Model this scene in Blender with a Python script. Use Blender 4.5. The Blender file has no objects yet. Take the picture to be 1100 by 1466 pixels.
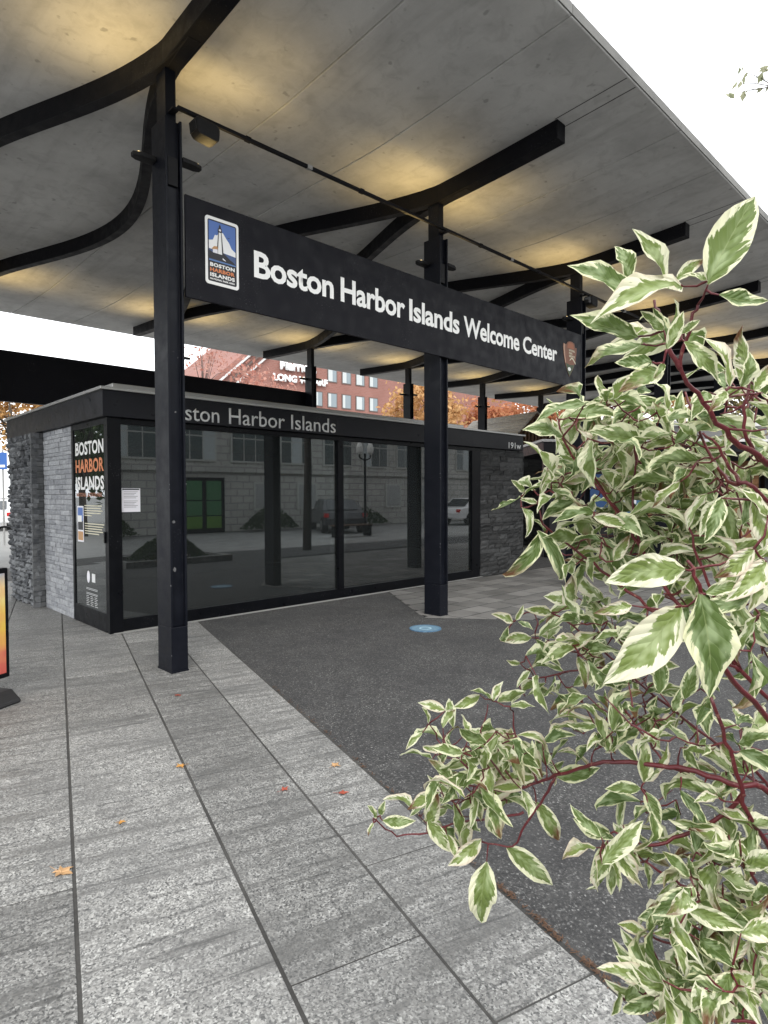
import bpy, bmesh, math, random
from mathutils import Vector, Matrix, noise as mnoise
R = math.radians
rng = random.Random(7)
sc = bpy.context.scene
col = sc.collection

# ------------------------------------------------------------------ camera
CAM_Z = 1.6
YAW, PITCH, ROLL, FPX = R(45.9289), R(-1.6043), R(-0.1746), 886.39
_f = Vector((math.cos(YAW)*math.cos(PITCH), math.sin(YAW)*math.cos(PITCH), math.sin(PITCH)))
_r = Vector((math.sin(YAW), -math.cos(YAW), 0)); _u = _r.cross(_f)
_rr = _r*math.cos(ROLL)+_u*math.sin(ROLL); _uu = -_r*math.sin(ROLL)+_u*math.cos(ROLL)
cam_d = bpy.data.cameras.new('camera'); cam = bpy.data.objects.new('camera', cam_d); col.objects.link(cam)
m = Matrix.Identity(4)
for i in range(3):
    m[i][0] = _rr[i]; m[i][1] = _uu[i]; m[i][2] = -_f[i]
m[0][3], m[1][3], m[2][3] = 0, 0, CAM_Z
cam.matrix_world = m
cam_d.sensor_fit = 'HORIZONTAL'; cam_d.sensor_width = 36; cam_d.lens = 36*FPX/1100
cam_d.clip_start = 0.05; cam_d.clip_end = 2000
sc.camera = cam

# ------------------------------------------------------------------ sky, sun, exposure
SUN_EL, SUN_AZ = R(42), R(235)
w = bpy.data.worlds.new('World'); sc.world = w; w.use_nodes = True
wn = w.node_tree; wn.nodes.clear()
sky = wn.nodes.new('ShaderNodeTexSky'); sky.sky_type = 'NISHITA'; sky.sun_disc = False
sky.sun_elevation = SUN_EL; sky.sun_rotation = R(90)-SUN_AZ; sky.dust_density = 6; sky.air_density = 1.0
hs = wn.nodes.new('ShaderNodeMix'); hs.data_type = 'RGBA'; hs.inputs[0].default_value = 0.93   # overcast: even white cloud
hs.inputs[7].default_value = (12.6, 12.9, 13.2, 1)
bgn = wn.nodes.new('ShaderNodeBackground'); bgn.inputs[1].default_value = 0.115
wo = wn.nodes.new('ShaderNodeOutputWorld')
wn.links.new(sky.outputs[0], hs.inputs[6]); wn.links.new(hs.outputs[2], bgn.inputs[0]); wn.links.new(bgn.outputs[0], wo.inputs[0])
sl = bpy.data.lights.new('sun', 'SUN'); sl.energy = 1.4; sl.angle = R(35); sl.color = (1, .97, .92)
so = bpy.data.objects.new('sun', sl); col.objects.link(so)
sd = Vector((math.cos(SUN_EL)*math.cos(SUN_AZ), math.cos(SUN_EL)*math.sin(SUN_AZ), math.sin(SUN_EL)))
so.rotation_euler = sd.to_track_quat('Z', 'Y').to_euler()
sc.view_settings.view_transform = 'Standard'; sc.view_settings.look = 'None'
sc.view_settings.exposure = 0.75; sc.view_settings.gamma = 1
sc.view_settings.use_curve_mapping = False
sc.cycles.max_bounces = 10; sc.cycles.diffuse_bounces = 4; sc.cycles.transparent_max_bounces = 16
sc.cycles.sample_clamp_indirect = 6

# ------------------------------------------------------------------ helpers
def at(px, py, d):
    """point at distance d in front of the survey station, sighted at (px, py)"""
    return Vector((0, 0, CAM_Z)) + (_f + _rr*((px-550)/FPX) + _uu*((733-py)/FPX))*d

class MB:
    def __init__(s): s.v = []; s.f = []; s.mi = []; s.cur = 0
    def add(s, vs, fs):
        o = len(s.v); s.v += [tuple(v) for v in vs]
        for f in fs: s.f.append(tuple(i+o for i in f)); s.mi.append(s.cur)
        return s
    def box(s, x0, x1, y0, y1, z0, z1):
        return s.add([(x0,y0,z0),(x1,y0,z0),(x1,y1,z0),(x0,y1,z0),(x0,y0,z1),(x1,y0,z1),(x1,y1,z1),(x0,y1,z1)],
                     [(0,3,2,1),(4,5,6,7),(0,1,5,4),(1,2,6,5),(2,3,7,6),(3,0,4,7)])
    def prism(s, poly, lo, hi, ax='z'):
        n = len(poly)
        def P(a, b, c): return {'z': (a,b,c), 'y': (a,c,b), 'x': (c,a,b)}[ax]
        vs = [P(a,b,lo) for a,b in poly]+[P(a,b,hi) for a,b in poly]
        fs = [tuple(range(n-1,-1,-1)), tuple(range(n,2*n))]+[(i,(i+1)%n,n+(i+1)%n,n+i) for i in range(n)]
        return s.add(vs, fs)
    def tube(s, path, rad, n=8, cap=True):
        path = [Vector(p) for p in path]
        if not isinstance(rad, (list, tuple)): rad = [rad]*len(path)
        vs = []; fs = []
        up = Vector((0,0,1)); t0 = (path[1]-path[0]).normalized()
        if abs(t0.dot(up)) > .95: up = Vector((1,0,0))
        nrm = t0.cross(up).normalized()
        for i, p in enumerate(path):
            a = path[max(i-1,0)]; b = path[min(i+1,len(path)-1)]; t = (b-a).normalized()
            nrm = (nrm - t*nrm.dot(t)); nrm = nrm.normalized() if nrm.length > 1e-6 else t.orthogonal().normalized()
            bi = t.cross(nrm)
            for k in range(n):
                an = 2*math.pi*k/n; vs.append(p+(nrm*math.cos(an)+bi*math.sin(an))*rad[i])
        for i in range(len(path)-1):
            for k in range(n):
                fs.append((i*n+k, i*n+(k+1)%n, (i+1)*n+(k+1)%n, (i+1)*n+k))
        if cap: fs.append(tuple(range(n-1,-1,-1))); fs.append(tuple(range((len(path)-1)*n, len(path)*n)))
        return s.add(vs, fs)
    def sweep(s, path, wid, h):      # rectangular section, path = bottom centre line, tangent in plan
        vs = []; fs = []
        for i, p in enumerate(path):
            p = Vector(p); a = Vector(path[max(i-1,0)]); b = Vector(path[min(i+1,len(path)-1)])
            t = b-a; t.z = 0; t.normalize(); nrm = Vector((-t.y, t.x, 0))
            for sx, sz in ((-1,0),(1,0),(1,1),(-1,1)): vs.append(p+nrm*(sx*wid/2)+Vector((0,0,sz*h)))
        for i in range(len(path)-1):
            for k in range(4): fs.append((i*4+k, i*4+(k+1)%4, (i+1)*4+(k+1)%4, (i+1)*4+k))
        n = len(path)-1
        fs += [(0,1,2,3), (n*4+3,n*4+2,n*4+1,n*4)]
        return s.add(vs, fs)
    def mesh(s, name, smooth=False):
        me = bpy.data.meshes.new(name); me.from_pydata(s.v, [], s.f); me.validate(clean_customdata=False)
        bm = bmesh.new(); bm.from_mesh(me); bmesh.ops.recalc_face_normals(bm, faces=bm.faces); bm.to_mesh(me); bm.free()
        if smooth: me.polygons.foreach_set('use_smooth', [True]*len(me.polygons))
        return me
    def build(s, name, mat, parent=None, smooth=False, bevel=0):
        me = s.mesh(name, smooth)
        for mm in (mat if isinstance(mat, (list, tuple)) else [mat]): me.materials.append(mm)
        if isinstance(mat, (list, tuple)) and len(s.mi) == len(me.polygons): me.polygons.foreach_set('material_index', s.mi)
        return obj(name, me, parent, bevel)

def obj(name, me, parent=None, bevel=0):
    o = bpy.data.objects.new(name, me); col.objects.link(o)
    if parent is not None: o.parent = parent
    if bevel:
        b = o.modifiers.new('bevel', 'BEVEL'); b.width = bevel; b.segments = 2; b.limit_method = 'ANGLE'; b.angle_limit = R(40)
    return o
def tag(o, label=None, cat=None, group=None, kind=None):
    if label: o['label'] = label
    if cat: o['category'] = cat
    if group: o['group'] = group
    if kind: o['kind'] = kind
    return o
def thing(name, label, cat, loc=(0,0,0), rz=0, group=None):
    o = bpy.data.objects.new(name, None); col.objects.link(o); o.location = loc; o.rotation_euler = (0,0,rz)
    o.empty_display_size = .1
    return tag(o, label, cat, group)

# ------------------------------------------------------------------ materials
def M(name, base=(.5,.5,.5), rough=.6, spec=.5, metal=0, emit=None, es=1):
    mt = bpy.data.materials.new(name); mt.use_nodes = True
    b = mt.node_tree.nodes['Principled BSDF']
    b.inputs['Base Color'].default_value = (*base, 1); b.inputs['Roughness'].default_value = rough
    b.inputs['Specular IOR Level'].default_value = spec; b.inputs['Metallic'].default_value = metal
    if emit: b.inputs['Emission Color'].default_value = (*emit, 1); b.inputs['Emission Strength'].default_value = es
    return mt
class N:   # tiny node-graph helper
    def __init__(s, mt): s.t = mt.node_tree; s.b = s.t.nodes['Principled BSDF']
    def n(s, typ, **kw):
        nd = s.t.nodes.new(typ)
        for k, v in kw.items(): setattr(nd, k, v)
        return nd
    def link(s, a, b): s.t.links.new(a, b)
    def pos(s, scale=(1,1,1), rot=(0,0,0), src='Position', tex=False):
        if src == 'Position': o = s.n('ShaderNodeNewGeometry').outputs['Position']
        else: o = s.n('ShaderNodeTexCoord').outputs[src]
        mp = s.n('ShaderNodeMapping')
        if tex: mp.vector_type = 'TEXTURE'; scale = tuple(1/x for x in scale)
        mp.inputs['Scale'].default_value = scale; mp.inputs['Rotation'].default_value = rot
        s.link(o, mp.inputs[0]); return mp.outputs[0]
    def noise(s, vec, scale, detail=3, rough=.5, dist=0):
        nd = s.n('ShaderNodeTexNoise'); nd.inputs['Scale'].default_value = scale; nd.inputs['Detail'].default_value = detail
        nd.inputs['Roughness'].default_value = rough; nd.inputs['Distortion'].default_value = dist
        s.link(vec, nd.inputs['Vector']); return nd.outputs['Fac']
    def ramp(s, fac, stops):
        nd = s.n('ShaderNodeValToRGB'); cr = nd.color_ramp
        while len(cr.elements) < len(stops): cr.elements.new(.5)
        for e, (p, c) in zip(cr.elements, stops):
            e.position = p; e.color = (*c, 1) if len(c) == 3 else c
        s.link(fac, nd.inputs[0]); return nd.outputs[0]
    def g(s, fac, a, b, lo=0, hi=1):  # remap
        nd = s.n('ShaderNodeMapRange'); nd.inputs[1].default_value = lo; nd.inputs[2].default_value = hi
        nd.inputs[3].default_value = a; nd.inputs[4].default_value = b; s.link(fac, nd.inputs[0]); return nd.outputs[0]
    def mix(s, fac, a, b, mode='MIX'):
        nd = s.n('ShaderNodeMix'); nd.data_type = 'RGBA'; nd.blend_type = mode
        for i, v in ((0, fac), (6, a), (7, b)):
            if hasattr(v, 'is_linked') or hasattr(v, 'links'): s.link(v, nd.inputs[i])
            elif i == 0: nd.inputs[0].default_value = v
            else: nd.inputs[i].default_value = (*v, 1)
        return nd.outputs[2]
    def math(s, op, a, b=0, c=None):
        nd = s.n('ShaderNodeMath', operation=op)
        for i, v in enumerate((a, b) if c is None else (a, b, c)):
            if hasattr(v, 'links'): s.link(v, nd.inputs[i])
            else: nd.inputs[i].default_value = v
        return nd.outputs[0]
    def bump(s, h, strength=.3, dist=.01):
        nd = s.n('ShaderNodeBump'); nd.inputs['Strength'].default_value = strength; nd.inputs['Distance'].default_value = dist
        s.link(h, nd.inputs['Height']); s.link(nd.outputs[0], s.b.inputs['Normal'])
    def rnd(s): return s.n('ShaderNodeObjectInfo').outputs['Random']
    def base(s, c): s.link(c, s.b.inputs['Base Color'])
    def rough(s, c): s.link(c, s.b.inputs['Roughness'])

PA = R(73.8)                         # direction the granite paving runs
Pd = Vector((math.cos(PA), math.sin(PA), 0)); Qd = Vector((math.sin(PA), -math.cos(PA), 0))

def mk_granite():
    mt = M('granite', rough=.62, spec=.4); q = N(mt)
    p = q.pos(rot=(0,0,-PA))
    big = q.noise(p, 1.7, 4, .6); wp = q.n('ShaderNodeVectorMath', operation='ADD'); nz = q.n('ShaderNodeTexNoise'); nz.inputs['Scale'].default_value = 60; q.link(p, nz.inputs[0])
    sc_ = q.n('ShaderNodeVectorMath', operation='SCALE'); sc_.inputs['Scale'].default_value = .012; q.link(nz.outputs['Color'], sc_.inputs[0]); q.link(p, wp.inputs[0]); q.link(sc_.outputs[0], wp.inputs[1])
    vo = q.n('ShaderNodeTexVoronoi'); vo.inputs['Scale'].default_value = 150; q.link(wp.outputs[0], vo.inputs[0]); sep = q.n('ShaderNodeSeparateColor'); q.link(vo.outputs['Color'], sep.inputs[0])
    mid = q.noise(p, 55, 3, .75)
    chip = q.math('ADD', q.math('MULTIPLY', sep.outputs[0], .55), q.math('MULTIPLY', mid, .45))
    c = q.ramp(chip, [(.20,(.055,.055,.056)),(.34,(.17,.17,.166)),(.50,(.27,.267,.256)),(.66,(.355,.352,.338)),(.82,(.54,.54,.52))])
    c = q.mix(q.g(q.noise(p, 19, 3, .6), .45, 0, .36, .52), c, (.13,.13,.128))
    # flamed-finish bands run across the slabs
    ps = q.pos(scale=(1.0,7.5,1), rot=(0,0,R(-14)), tex=True); st = q.noise(ps, 1.15, 6, .66, .5)
    c = q.mix(q.g(st, .72, 0, .36, .53), c, (.135,.134,.13))
    ps2 = q.pos(scale=(1.4,26,1), rot=(0,0,R(-17)), tex=True); st2 = q.noise(ps2, 1.2, 5, .7, .4)
    c = q.mix(q.math('MULTIPLY', q.g(st2, .9, 0, .35, .45), q.g(big, 1, .5, .35, .6)), c, (.05,.05,.05))
    c = q.mix(q.g(big, .42, 0, .34, .56), c, (.13,.13,.128), 'MIX')
    v = q.g(q.rnd(), .80, 1.10)
    hsv = q.n('ShaderNodeHueSaturation'); q.link(c, hsv.inputs['Color']); q.link(v, hsv.inputs['Value']); q.base(hsv.outputs[0])
    q.rough(q.g(st, .45, .72, .35, .6)); q.bump(chip, .55, .004); return mt
def mk_asphalt():
    mt = M('asphalt', rough=.8, spec=.35); q = N(mt); p = q.pos()
    a = q.noise(p, 120, 2, .7); vor = q.n('ShaderNodeTexVoronoi'); vor.inputs['Scale'].default_value = 120; q.link(p, vor.inputs[0])
    c = q.ramp(vor.outputs['Color'], [(.0,(.032,.032,.033)),(.5,(.058,.057,.056)),(.78,(.105,.103,.10)),(.94,(.38,.38,.37))])
    c = q.mix(q.g(a, 0, .6, .42, .62), c, (.045,.045,.046))
    c = q.mix(q.g(q.noise(p, 48, 3, .7), .75, 0, .38, .52), c, (.028,.028,.029)); c = q.mix(q.g(q.noise(p, 75, 2, .7), 0, .6, .60, .70), c, (.25,.25,.245))
    c = q.mix(q.g(q.noise(p, 1.6, 5, .6), .5, 0, .35, .6), c, (.035,.035,.037))
    c = q.mix(q.g(q.noise(p, 6, 3), 0, .28, .5, .75), c, (.12,.12,.118))
    q.base(c); q.bump(vor.outputs['Distance'], .5, .006); return mt
def mk_paver(name, c0, c1, rough=.8):
    mt = M(name, rough=rough, spec=.3); q = N(mt); p = q.pos()
    c = q.mix(q.noise(p, 40, 4, .7), c0, c1); c = q.mix(q.g(q.noise(p, 2, 4), .55, 0, .3, .6), c, tuple(x*.5 for x in c0))
    hsv = q.n('ShaderNodeHueSaturation'); q.link(c, hsv.inputs['Color']); q.link(q.g(q.rnd(), .72, 1.2), hsv.inputs['Value']); q.base(hsv.outputs[0])
    q.bump(q.noise(p, 90, 3), .3, .004); return mt
def mk_concrete():
    mt = M('cast_concrete', rough=.75, spec=.3); q = N(mt); p = q.pos()
    n1 = q.noise(p, .9, 6, .62, .4); n2 = q.noise(p, 5, 5, .65, .8); n3 = q.noise(p, 60, 2)
    c = q.ramp(n1, [(.30,(.40,.395,.388)),(.5,(.54,.535,.522)),(.70,(.64,.635,.62))])
    c = q.mix(q.g(n2, 0, .5, .5, .72), c, (.33,.325,.315))
    c = q.mix(q.g(n2, .45, 0, .28, .42), c, (.62,.615,.60))
    ps = q.pos(scale=(3.2,.22,1)); c = q.mix(q.g(q.noise(ps, 1.5, 5, .6, .3), 0, .38, .52, .74), c, (.27,.265,.255))
    c = q.mix(q.g(q.noise(q.pos(scale=(1,1,1)), 9, 2, .4), 0, .55, .70, .76), c, (.20,.195,.185))
    q.base(q.mix(q.g(n3, 0, .25), c, (.38,.37,.355))); q.bump(n2, .15, .01); return mt
def mk_steel(name, base=(.0055,.0065,.0105), rough=.38, spec=.17):
    mt = M(name, base, rough, spec); q = N(mt); p = q.pos()
    n1 = q.noise(p, 7, 5, .6); n2 = q.noise(p, 60, 3, .7)
    c = q.mix(q.g(n1, 0, .5, .5, .8), base, tuple(x*1.9 for x in base))
    c = q.mix(q.g(q.math('MULTIPLY', q.g(n2, 0, 1, .62, .70), q.g(q.noise(p, 2.3, 3), 0, 1, .52, .62)), 0, .45), c, (.14,.14,.145))
    q.base(c); q.rough(q.g(n1, rough-.10, rough+.16, .3, .7)); return mt
def mk_stone(name, c0, c1, c2):
    mt = M(name, rough=.8, spec=.3); q = N(mt); p = q.pos()
    c = q.ramp(q.rnd(), [(0,c0),(.5,c1),(1,c2)])
    c = q.mix(q.g(q.noise(p, 14, 5, .65), 0, .55, .4, .7), c, tuple(x*.55 for x in c0))
    c = q.mix(q.g(q.noise(q.pos(scale=(1,1,6)), 9, 3), 0, .4, .5, .75), c, tuple(min(x*1.25,1) for x in c2))
    q.base(c); q.bump(q.noise(p, 35, 4, .7), .6, .01); return mt
def mk_glass(name='window_glass', tint=(.42,.46,.46), boost=2.9):
    mt = bpy.data.materials.new(name); mt.use_nodes = True; t = mt.node_tree; t.nodes.clear()
    o = t.nodes.new('ShaderNodeOutputMaterial'); mx = t.nodes.new('ShaderNodeMixShader'); fr = t.nodes.new('ShaderNodeFresnel'); fr.inputs[0].default_value = 1.5
    mu = t.nodes.new('ShaderNodeMath'); mu.operation = 'MULTIPLY'; mu.inputs[1].default_value = boost; mu.use_clamp = True
    tr = t.nodes.new('ShaderNodeBsdfTransparent'); tr.inputs[0].default_value = (*tint, 1)
    gl = t.nodes.new('ShaderNodeBsdfGlossy'); gl.inputs['Roughness'].default_value = .0; gl.inputs[0].default_value = (.92,.95,.97,1)
    t.links.new(fr.outputs[0], mu.inputs[0]); t.links.new(mu.outputs[0], mx.inputs[0]); t.links.new(tr.outputs[0], mx.inputs[1]); t.links.new(gl.outputs[0], mx.inputs[2]); df = t.nodes.new('ShaderNodeBsdfDiffuse'); df.inputs[0].default_value = (.55,.60,.60,1); m2 = t.nodes.new('ShaderNodeMixShader'); m2.inputs[0].default_value = .020
    t.links.new(mx.outputs[0], m2.inputs[1]); t.links.new(df.outputs[0], m2.inputs[2]); t.links.new(m2.outputs[0], o.inputs[0])
    return mt
def mk_brick(name, c1, c2, mortar, scale):
    mt = M(name, rough=.85, spec=.2); q = N(mt); p = q.pos(src='Object')
    br = q.n('ShaderNodeTexBrick'); br.inputs['Scale'].default_value = scale
    for k, v in (('Color1', c1), ('Color2', c2), ('Mortar', mortar)): br.inputs[k].default_value = (*v, 1)
    sw = q.n('ShaderNodeSeparateXYZ'); cb = q.n('ShaderNodeCombineXYZ'); q.link(p, sw.inputs[0]); q.link(sw.outputs[0], cb.inputs[0]); q.link(sw.outputs[2], cb.inputs[1]); q.link(cb.outputs[0], br.inputs[0])
    q.base(q.mix(q.g(q.noise(p, .25, 4), 0, .5, .35, .7), br.outputs[0], tuple(x*.7 for x in c1))); return mt
def mk_leaf_bg(name, c0, c1):
    mt = bpy.data.materials.new(name); mt.use_nodes = True; q = N(mt)
    at_ = q.n('ShaderNodeAttribute'); at_.attribute_name = 'rnd'
    c = q.mix(at_.outputs['Fac'], c0, c1); q.base(c); q.b.inputs['Roughness'].default_value = .6; q.b.inputs['Specular IOR Level'].default_value = .25
    tl = q.n('ShaderNodeBsdfTranslucent'); q.link(c, tl.inputs[0]); mx = q.n('ShaderNodeMixShader'); mx.inputs[0].default_value = .4
    out = [n for n in q.t.nodes if n.type == 'OUTPUT_MATERIAL'][0]
    q.link(q.b.outputs[0], mx.inputs[1]); q.link(tl.outputs[0], mx.inputs[2]); q.link(mx.outputs[0], out.inputs[0]); return mt
def mk_shrub_leaf():
    mt = bpy.data.materials.new('variegated_leaf'); mt.use_nodes = True; q = N(mt)
    uv = q.n('ShaderNodeUVMap'); uv.uv_map = 'UVMap'; sp = q.n('ShaderNodeSeparateXYZ'); q.link(uv.outputs[0], sp.inputs[0])
    u, v = sp.outputs[0], sp.outputs[1]                     # u along the leaf, v from 0 (edge) over .5 (midrib) to 1
    av = q.math('ABSOLUTE', q.math('SUBTRACT', q.math('MULTIPLY', v, 2), 1))
    a = q.n('ShaderNodeAttribute'); a.attribute_name = 'rnd'
    seed = q.math('ADD', q.math('MULTIPLY', q.rnd(), 37), q.math('MULTIPLY', a.outputs['Fac'], 61))
    rn = q.math('FRACT', q.math('MULTIPLY', seed, 1.37))
    # coordinates that follow the side veins
    vein = q.math('ADD', q.math('MULTIPLY', u, 11), q.math('MULTIPLY', av, -3.2))
    cb = q.n('ShaderNodeCombineXYZ'); q.link(vein, cb.inputs[0]); q.link(q.math('MULTIPLY', v, 2.6), cb.inputs[1]); q.link(seed, cb.inputs[2])
    streak = q.noise(cb.outputs[0], 1.0, 4, .6)
    cb2 = q.n('ShaderNodeCombineXYZ'); q.link(q.math('MULTIPLY', u, 2.2), cb2.inputs[0]); q.link(q.math('MULTIPLY', v, 1.6), cb2.inputs[1]); q.link(seed, cb2.inputs[2])
    blot = q.noise(cb2.outputs[0], 1.6, 2, .5)
    edge = q.math('ADD', av, q.math('MULTIPLY', q.math('SUBTRACT', streak, .5), 1.15))
    edge = q.math('ADD', edge, q.math('MULTIPLY', q.math('SUBTRACT', blot, .5), 1.35))
    edge = q.math('ADD', edge, q.math('MULTIPLY', q.math('POWER', u, 5), .55))
    edge = q.math('ADD', edge, q.math('MULTIPLY', q.math('SUBTRACT', rn, .5), .30))
    fac = q.g(edge, 0, 1, .655, .72)
    deep = q.mix(rn, (.085,.14,.036), (.235,.305,.085))
    grey = q.mix(rn, (.27,.355,.18), (.42,.50,.24))
    green = q.mix(q.g(blot, 0, 1, .46, .60), deep, grey)
    # raised paler veins
    wv = q.math('ABSOLUTE', q.math('SINE', q.math('MULTIPLY', vein, 2.0)))
    green = q.mix(q.g(wv, .35, 0, 0, .16), green, (.28,.36,.16))
    green = q.mix(q.g(av, .6, 0, .0, .05), green, (.30,.36,.16))
    cream = q.mix(rn, (.80,.81,.52), (.85,.84,.66))
    cream = q.mix(q.math('MULTIPLY', q.g(rn, 0, .55, .72, 1), q.g(av, 0, 1, .6, 1)), cream, (.60,.36,.30))
    c = q.mix(fac, green, cream)
    # browned tips and spots on some leaves
    br = q.math('MULTIPLY', q.g(q.math('FRACT', q.math('MULTIPLY', seed, 2.91)), 0, 1, .70, .90), q.g(q.math('ADD', u, q.math('MULTIPLY', blot, 1.0)), 0, 1, 1.05, 1.4))
    c = q.mix(br, c, (.16,.075,.035))
    q.base(c); q.b.inputs['Roughness'].default_value = .48; q.b.inputs['Specular IOR Level'].default_value = .35
    q.bump(q.math('ADD', wv, q.math('MULTIPLY', streak, .8)), .45, .003)
    tl = q.n('ShaderNodeBsdfTranslucent'); q.link(c, tl.inputs[0]); mx = q.n('ShaderNodeMixShader'); mx.inputs[0].default_value = .40
    out = [n for n in q.t.nodes if n.type == 'OUTPUT_MATERIAL'][0]
    q.link(q.b.outputs[0], mx.inputs[1]); q.link(tl.outputs[0], mx.inputs[2]); q.link(mx.outputs[0], out.inputs[0]); return mt
def mk_stem():
    mt = M('red_stem', rough=.45, spec=.5); q = N(mt); p = q.pos()
    c = q.mix(q.noise(p, 22, 3), (.150,.008,.016), (.038,.008,.010)); c = q.mix(q.g(q.noise(p, 160, 2), 0, .7, .62, .72), c, (.25,.12,.09)); q.base(c); return mt
def mk_ground():
    mt = M('plaza_base', rough=.85, spec=.2); q = N(mt); p = q.pos()
    c = q.mix(q.noise(p, 1.2, 5, .6), (.20,.20,.195), (.30,.30,.29)); c = q.mix(q.g(q.noise(p, 70, 3), 0, .5), c, (.17,.17,.165)); q.base(c); return mt

mG, mAsp, mCon = mk_granite(), mk_asphalt(), mk_concrete()
mPav = mk_paver('concrete_paver', (.150,.147,.142), (.215,.21,.20))
mSteel = mk_steel('black_steel'); mBeam = mk_steel('beam_steel', (.005,.005,.007), .5, .14)
mFrame = mk_steel('window_frame_black', (.003,.0035,.005), .35, .15); mFascia = mk_steel('fascia_metal', (.009,.0095,.013), .36, .2)
mSign = mk_steel('sign_panel_black', (.0065,.0065,.0095), .42, .12)
mPale = mk_stone('pale_slate', (.26,.27,.29), (.34,.35,.37), (.45,.46,.48))
mRough = mk_stone('split_slate', (.075,.08,.088), (.14,.145,.155), (.25,.26,.27))
mDarkStone = mk_stone('dark_slate', (.028,.029,.030), (.048,.049,.050), (.078,.080,.082))
mMortar = M('mortar', (.05,.05,.05), .9, .2); mJoint = mk_paver('joint_sand', (.030,.029,.028), (.095,.093,.088))
mGlass = mk_glass(); mEdge = mk_paver('weathered_darkened_edge', (.17,.168,.16), (.25,.247,.237)); mWhite = M('white_vinyl', (.80,.80,.78), .5); mTextGrey = M('grey_white_letters', (.72,.73,.73), .45)
mOrange = M('orange_vinyl', (.62,.20,.07), .5); mBrownOr = M('brown_orange_vinyl', (.28,.10,.045), .5)
mBlue = M('logo_blue', (.07,.15,.42), .5); mBlueL = M('logo_sea_blue', (.10,.20,.42), .5); mDark = M('logo_black', (.012,.012,.016), .5); mTan = M('logo_tan', (.48,.26,.11), .5)
mPaper = M('paper', (.78,.77,.82), .7); mInk = M('ink_grey', (.25,.25,.27), .7); mCream = M('cream_vinyl', (.60,.57,.42), .5)
mAlu = M('aluminium_flashing', (.42,.42,.41), .35, .5, .6); mInt = M('interior_wall', (.10,.10,.11), .8); mShade = M('roller_shade', (.34,.35,.34), .8)
mEm = M('lamp_lens', (.9,.8,.6), .4, emit=(1,.72,.32), es=2)
mStem, mLeaf = mk_stem(), mk_shrub_leaf()
mGround = mk_ground(); mRoad = mk_paver('road_concrete', (.30,.30,.29), (.38,.38,.37))

# ------------------------------------------------------------------ text
def text_mesh(s, wid, hgt, bold=0.0, space=1.0, ext=0.0):
    cu = bpy.data.curves.new('txt', 'FONT'); cu.body = s; cu.size = 1; cu.offset = bold; cu.space_character = space; cu.resolution_u = 3
    o = bpy.data.objects.new('txt', cu); col.objects.link(o); bpy.context.view_layer.update()
    me = bpy.data.meshes.new_from_object(o.evaluated_get(bpy.context.evaluated_depsgraph_get()))
    bpy.data.objects.remove(o); bpy.data.curves.remove(cu)
    xs = [v.co.x for v in me.vertices]; ys = [v.co.y for v in me.vertices]
    x0, x1, y0, y1 = min(xs), max(xs), min(ys), max(ys)
    for v in me.vertices: v.co = Vector(((v.co.x-x0)/(x1-x0)*wid, (v.co.y-y0)/(y1-y0)*hgt, v.co.z))
    return me
def place_text(name, s, mat, parent, org, wid, hgt, face='front', bold=0.0, space=1.0, thick=0.0):
    """org = lower-left corner as read; front: faces -Y and reads along +X; side: faces -X and reads along -Y"""
    me = text_mesh(s, wid, hgt, bold, space)
    if thick:
        bm = bmesh.new(); bm.from_mesh(me); r = bmesh.ops.extrude_face_region(bm, geom=bm.faces[:])
        for e in r['geom']:
            if isinstance(e, bmesh.types.BMVert): e.co.z += thick
        bm.to_mesh(me); bm.free()
    ox, oy, oz = org
    for v in me.vertices:
        x, y, z = v.co
        v.co = Vector((ox+x, oy-z, oz+y)) if face == 'front' else Vector((ox-z, oy-x, oz+y))
    me.name = name; me.materials.clear(); me.materials.append(mat)
    return obj(name, me, parent)
def flat(name, poly, mat, parent, plane, face='front', t=.0015, off=0.0):
    """thin plate; poly in (along, z); sits in front of plane by off"""
    mb = MB()
    if face == 'front': mb.prism(poly, plane-off-t, plane-off, 'y')
    else: mb.prism(poly, plane-off-t, plane-off, 'x')
    return mb.build(name, mat, parent)

# ------------------------------------------------------------------ ground
gb = MB(); gb.add([(-400,-400,-.024),(600,-400,-.024),(600,600,-.024),(-400,600,-.024)], [(0,1,2,3)])
tag(gb.build('ground', mGround), kind='structure')
def pq(p, q_): return Pd*p + Qd*q_
pav = bpy.data.objects.new('granite_paving', None); col.objects.link(pav); tag(pav, kind='structure')
jb = MB(); jb.add([pq(-4,-6.3)+Vector((0,0,-.0035)), pq(-4,1.575)+Vector((0,0,-.0035)), pq(16,1.575)+Vector((0,0,-.0035)), pq(16,-6.3)+Vector((0,0,-.0035))], [(0,1,2,3)])
jb.build('joint_bed', mJoint, pav); 
qs = [(-6.2,-5.1),(-5.1,-4.2),(-4.2,-3.25),(-3.25,-2.5),(-2.5,-1.85),(-1.85,-1.1),(-1.1,-.57),(-.57,.04),(.04,.645),(.645,1.15),(1.15,1.56)]
known = {7: [-1.1,.86,2.79,4.72,6.65,8.5], 8: [-.5,1.05,4.67,6.05,7.03,8.6], 9: [-.2,1.89,5.28,7.2,9], 10: [-.4,1.465,2.36,4.19,6.0,7.75]}
gi = 0
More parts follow.
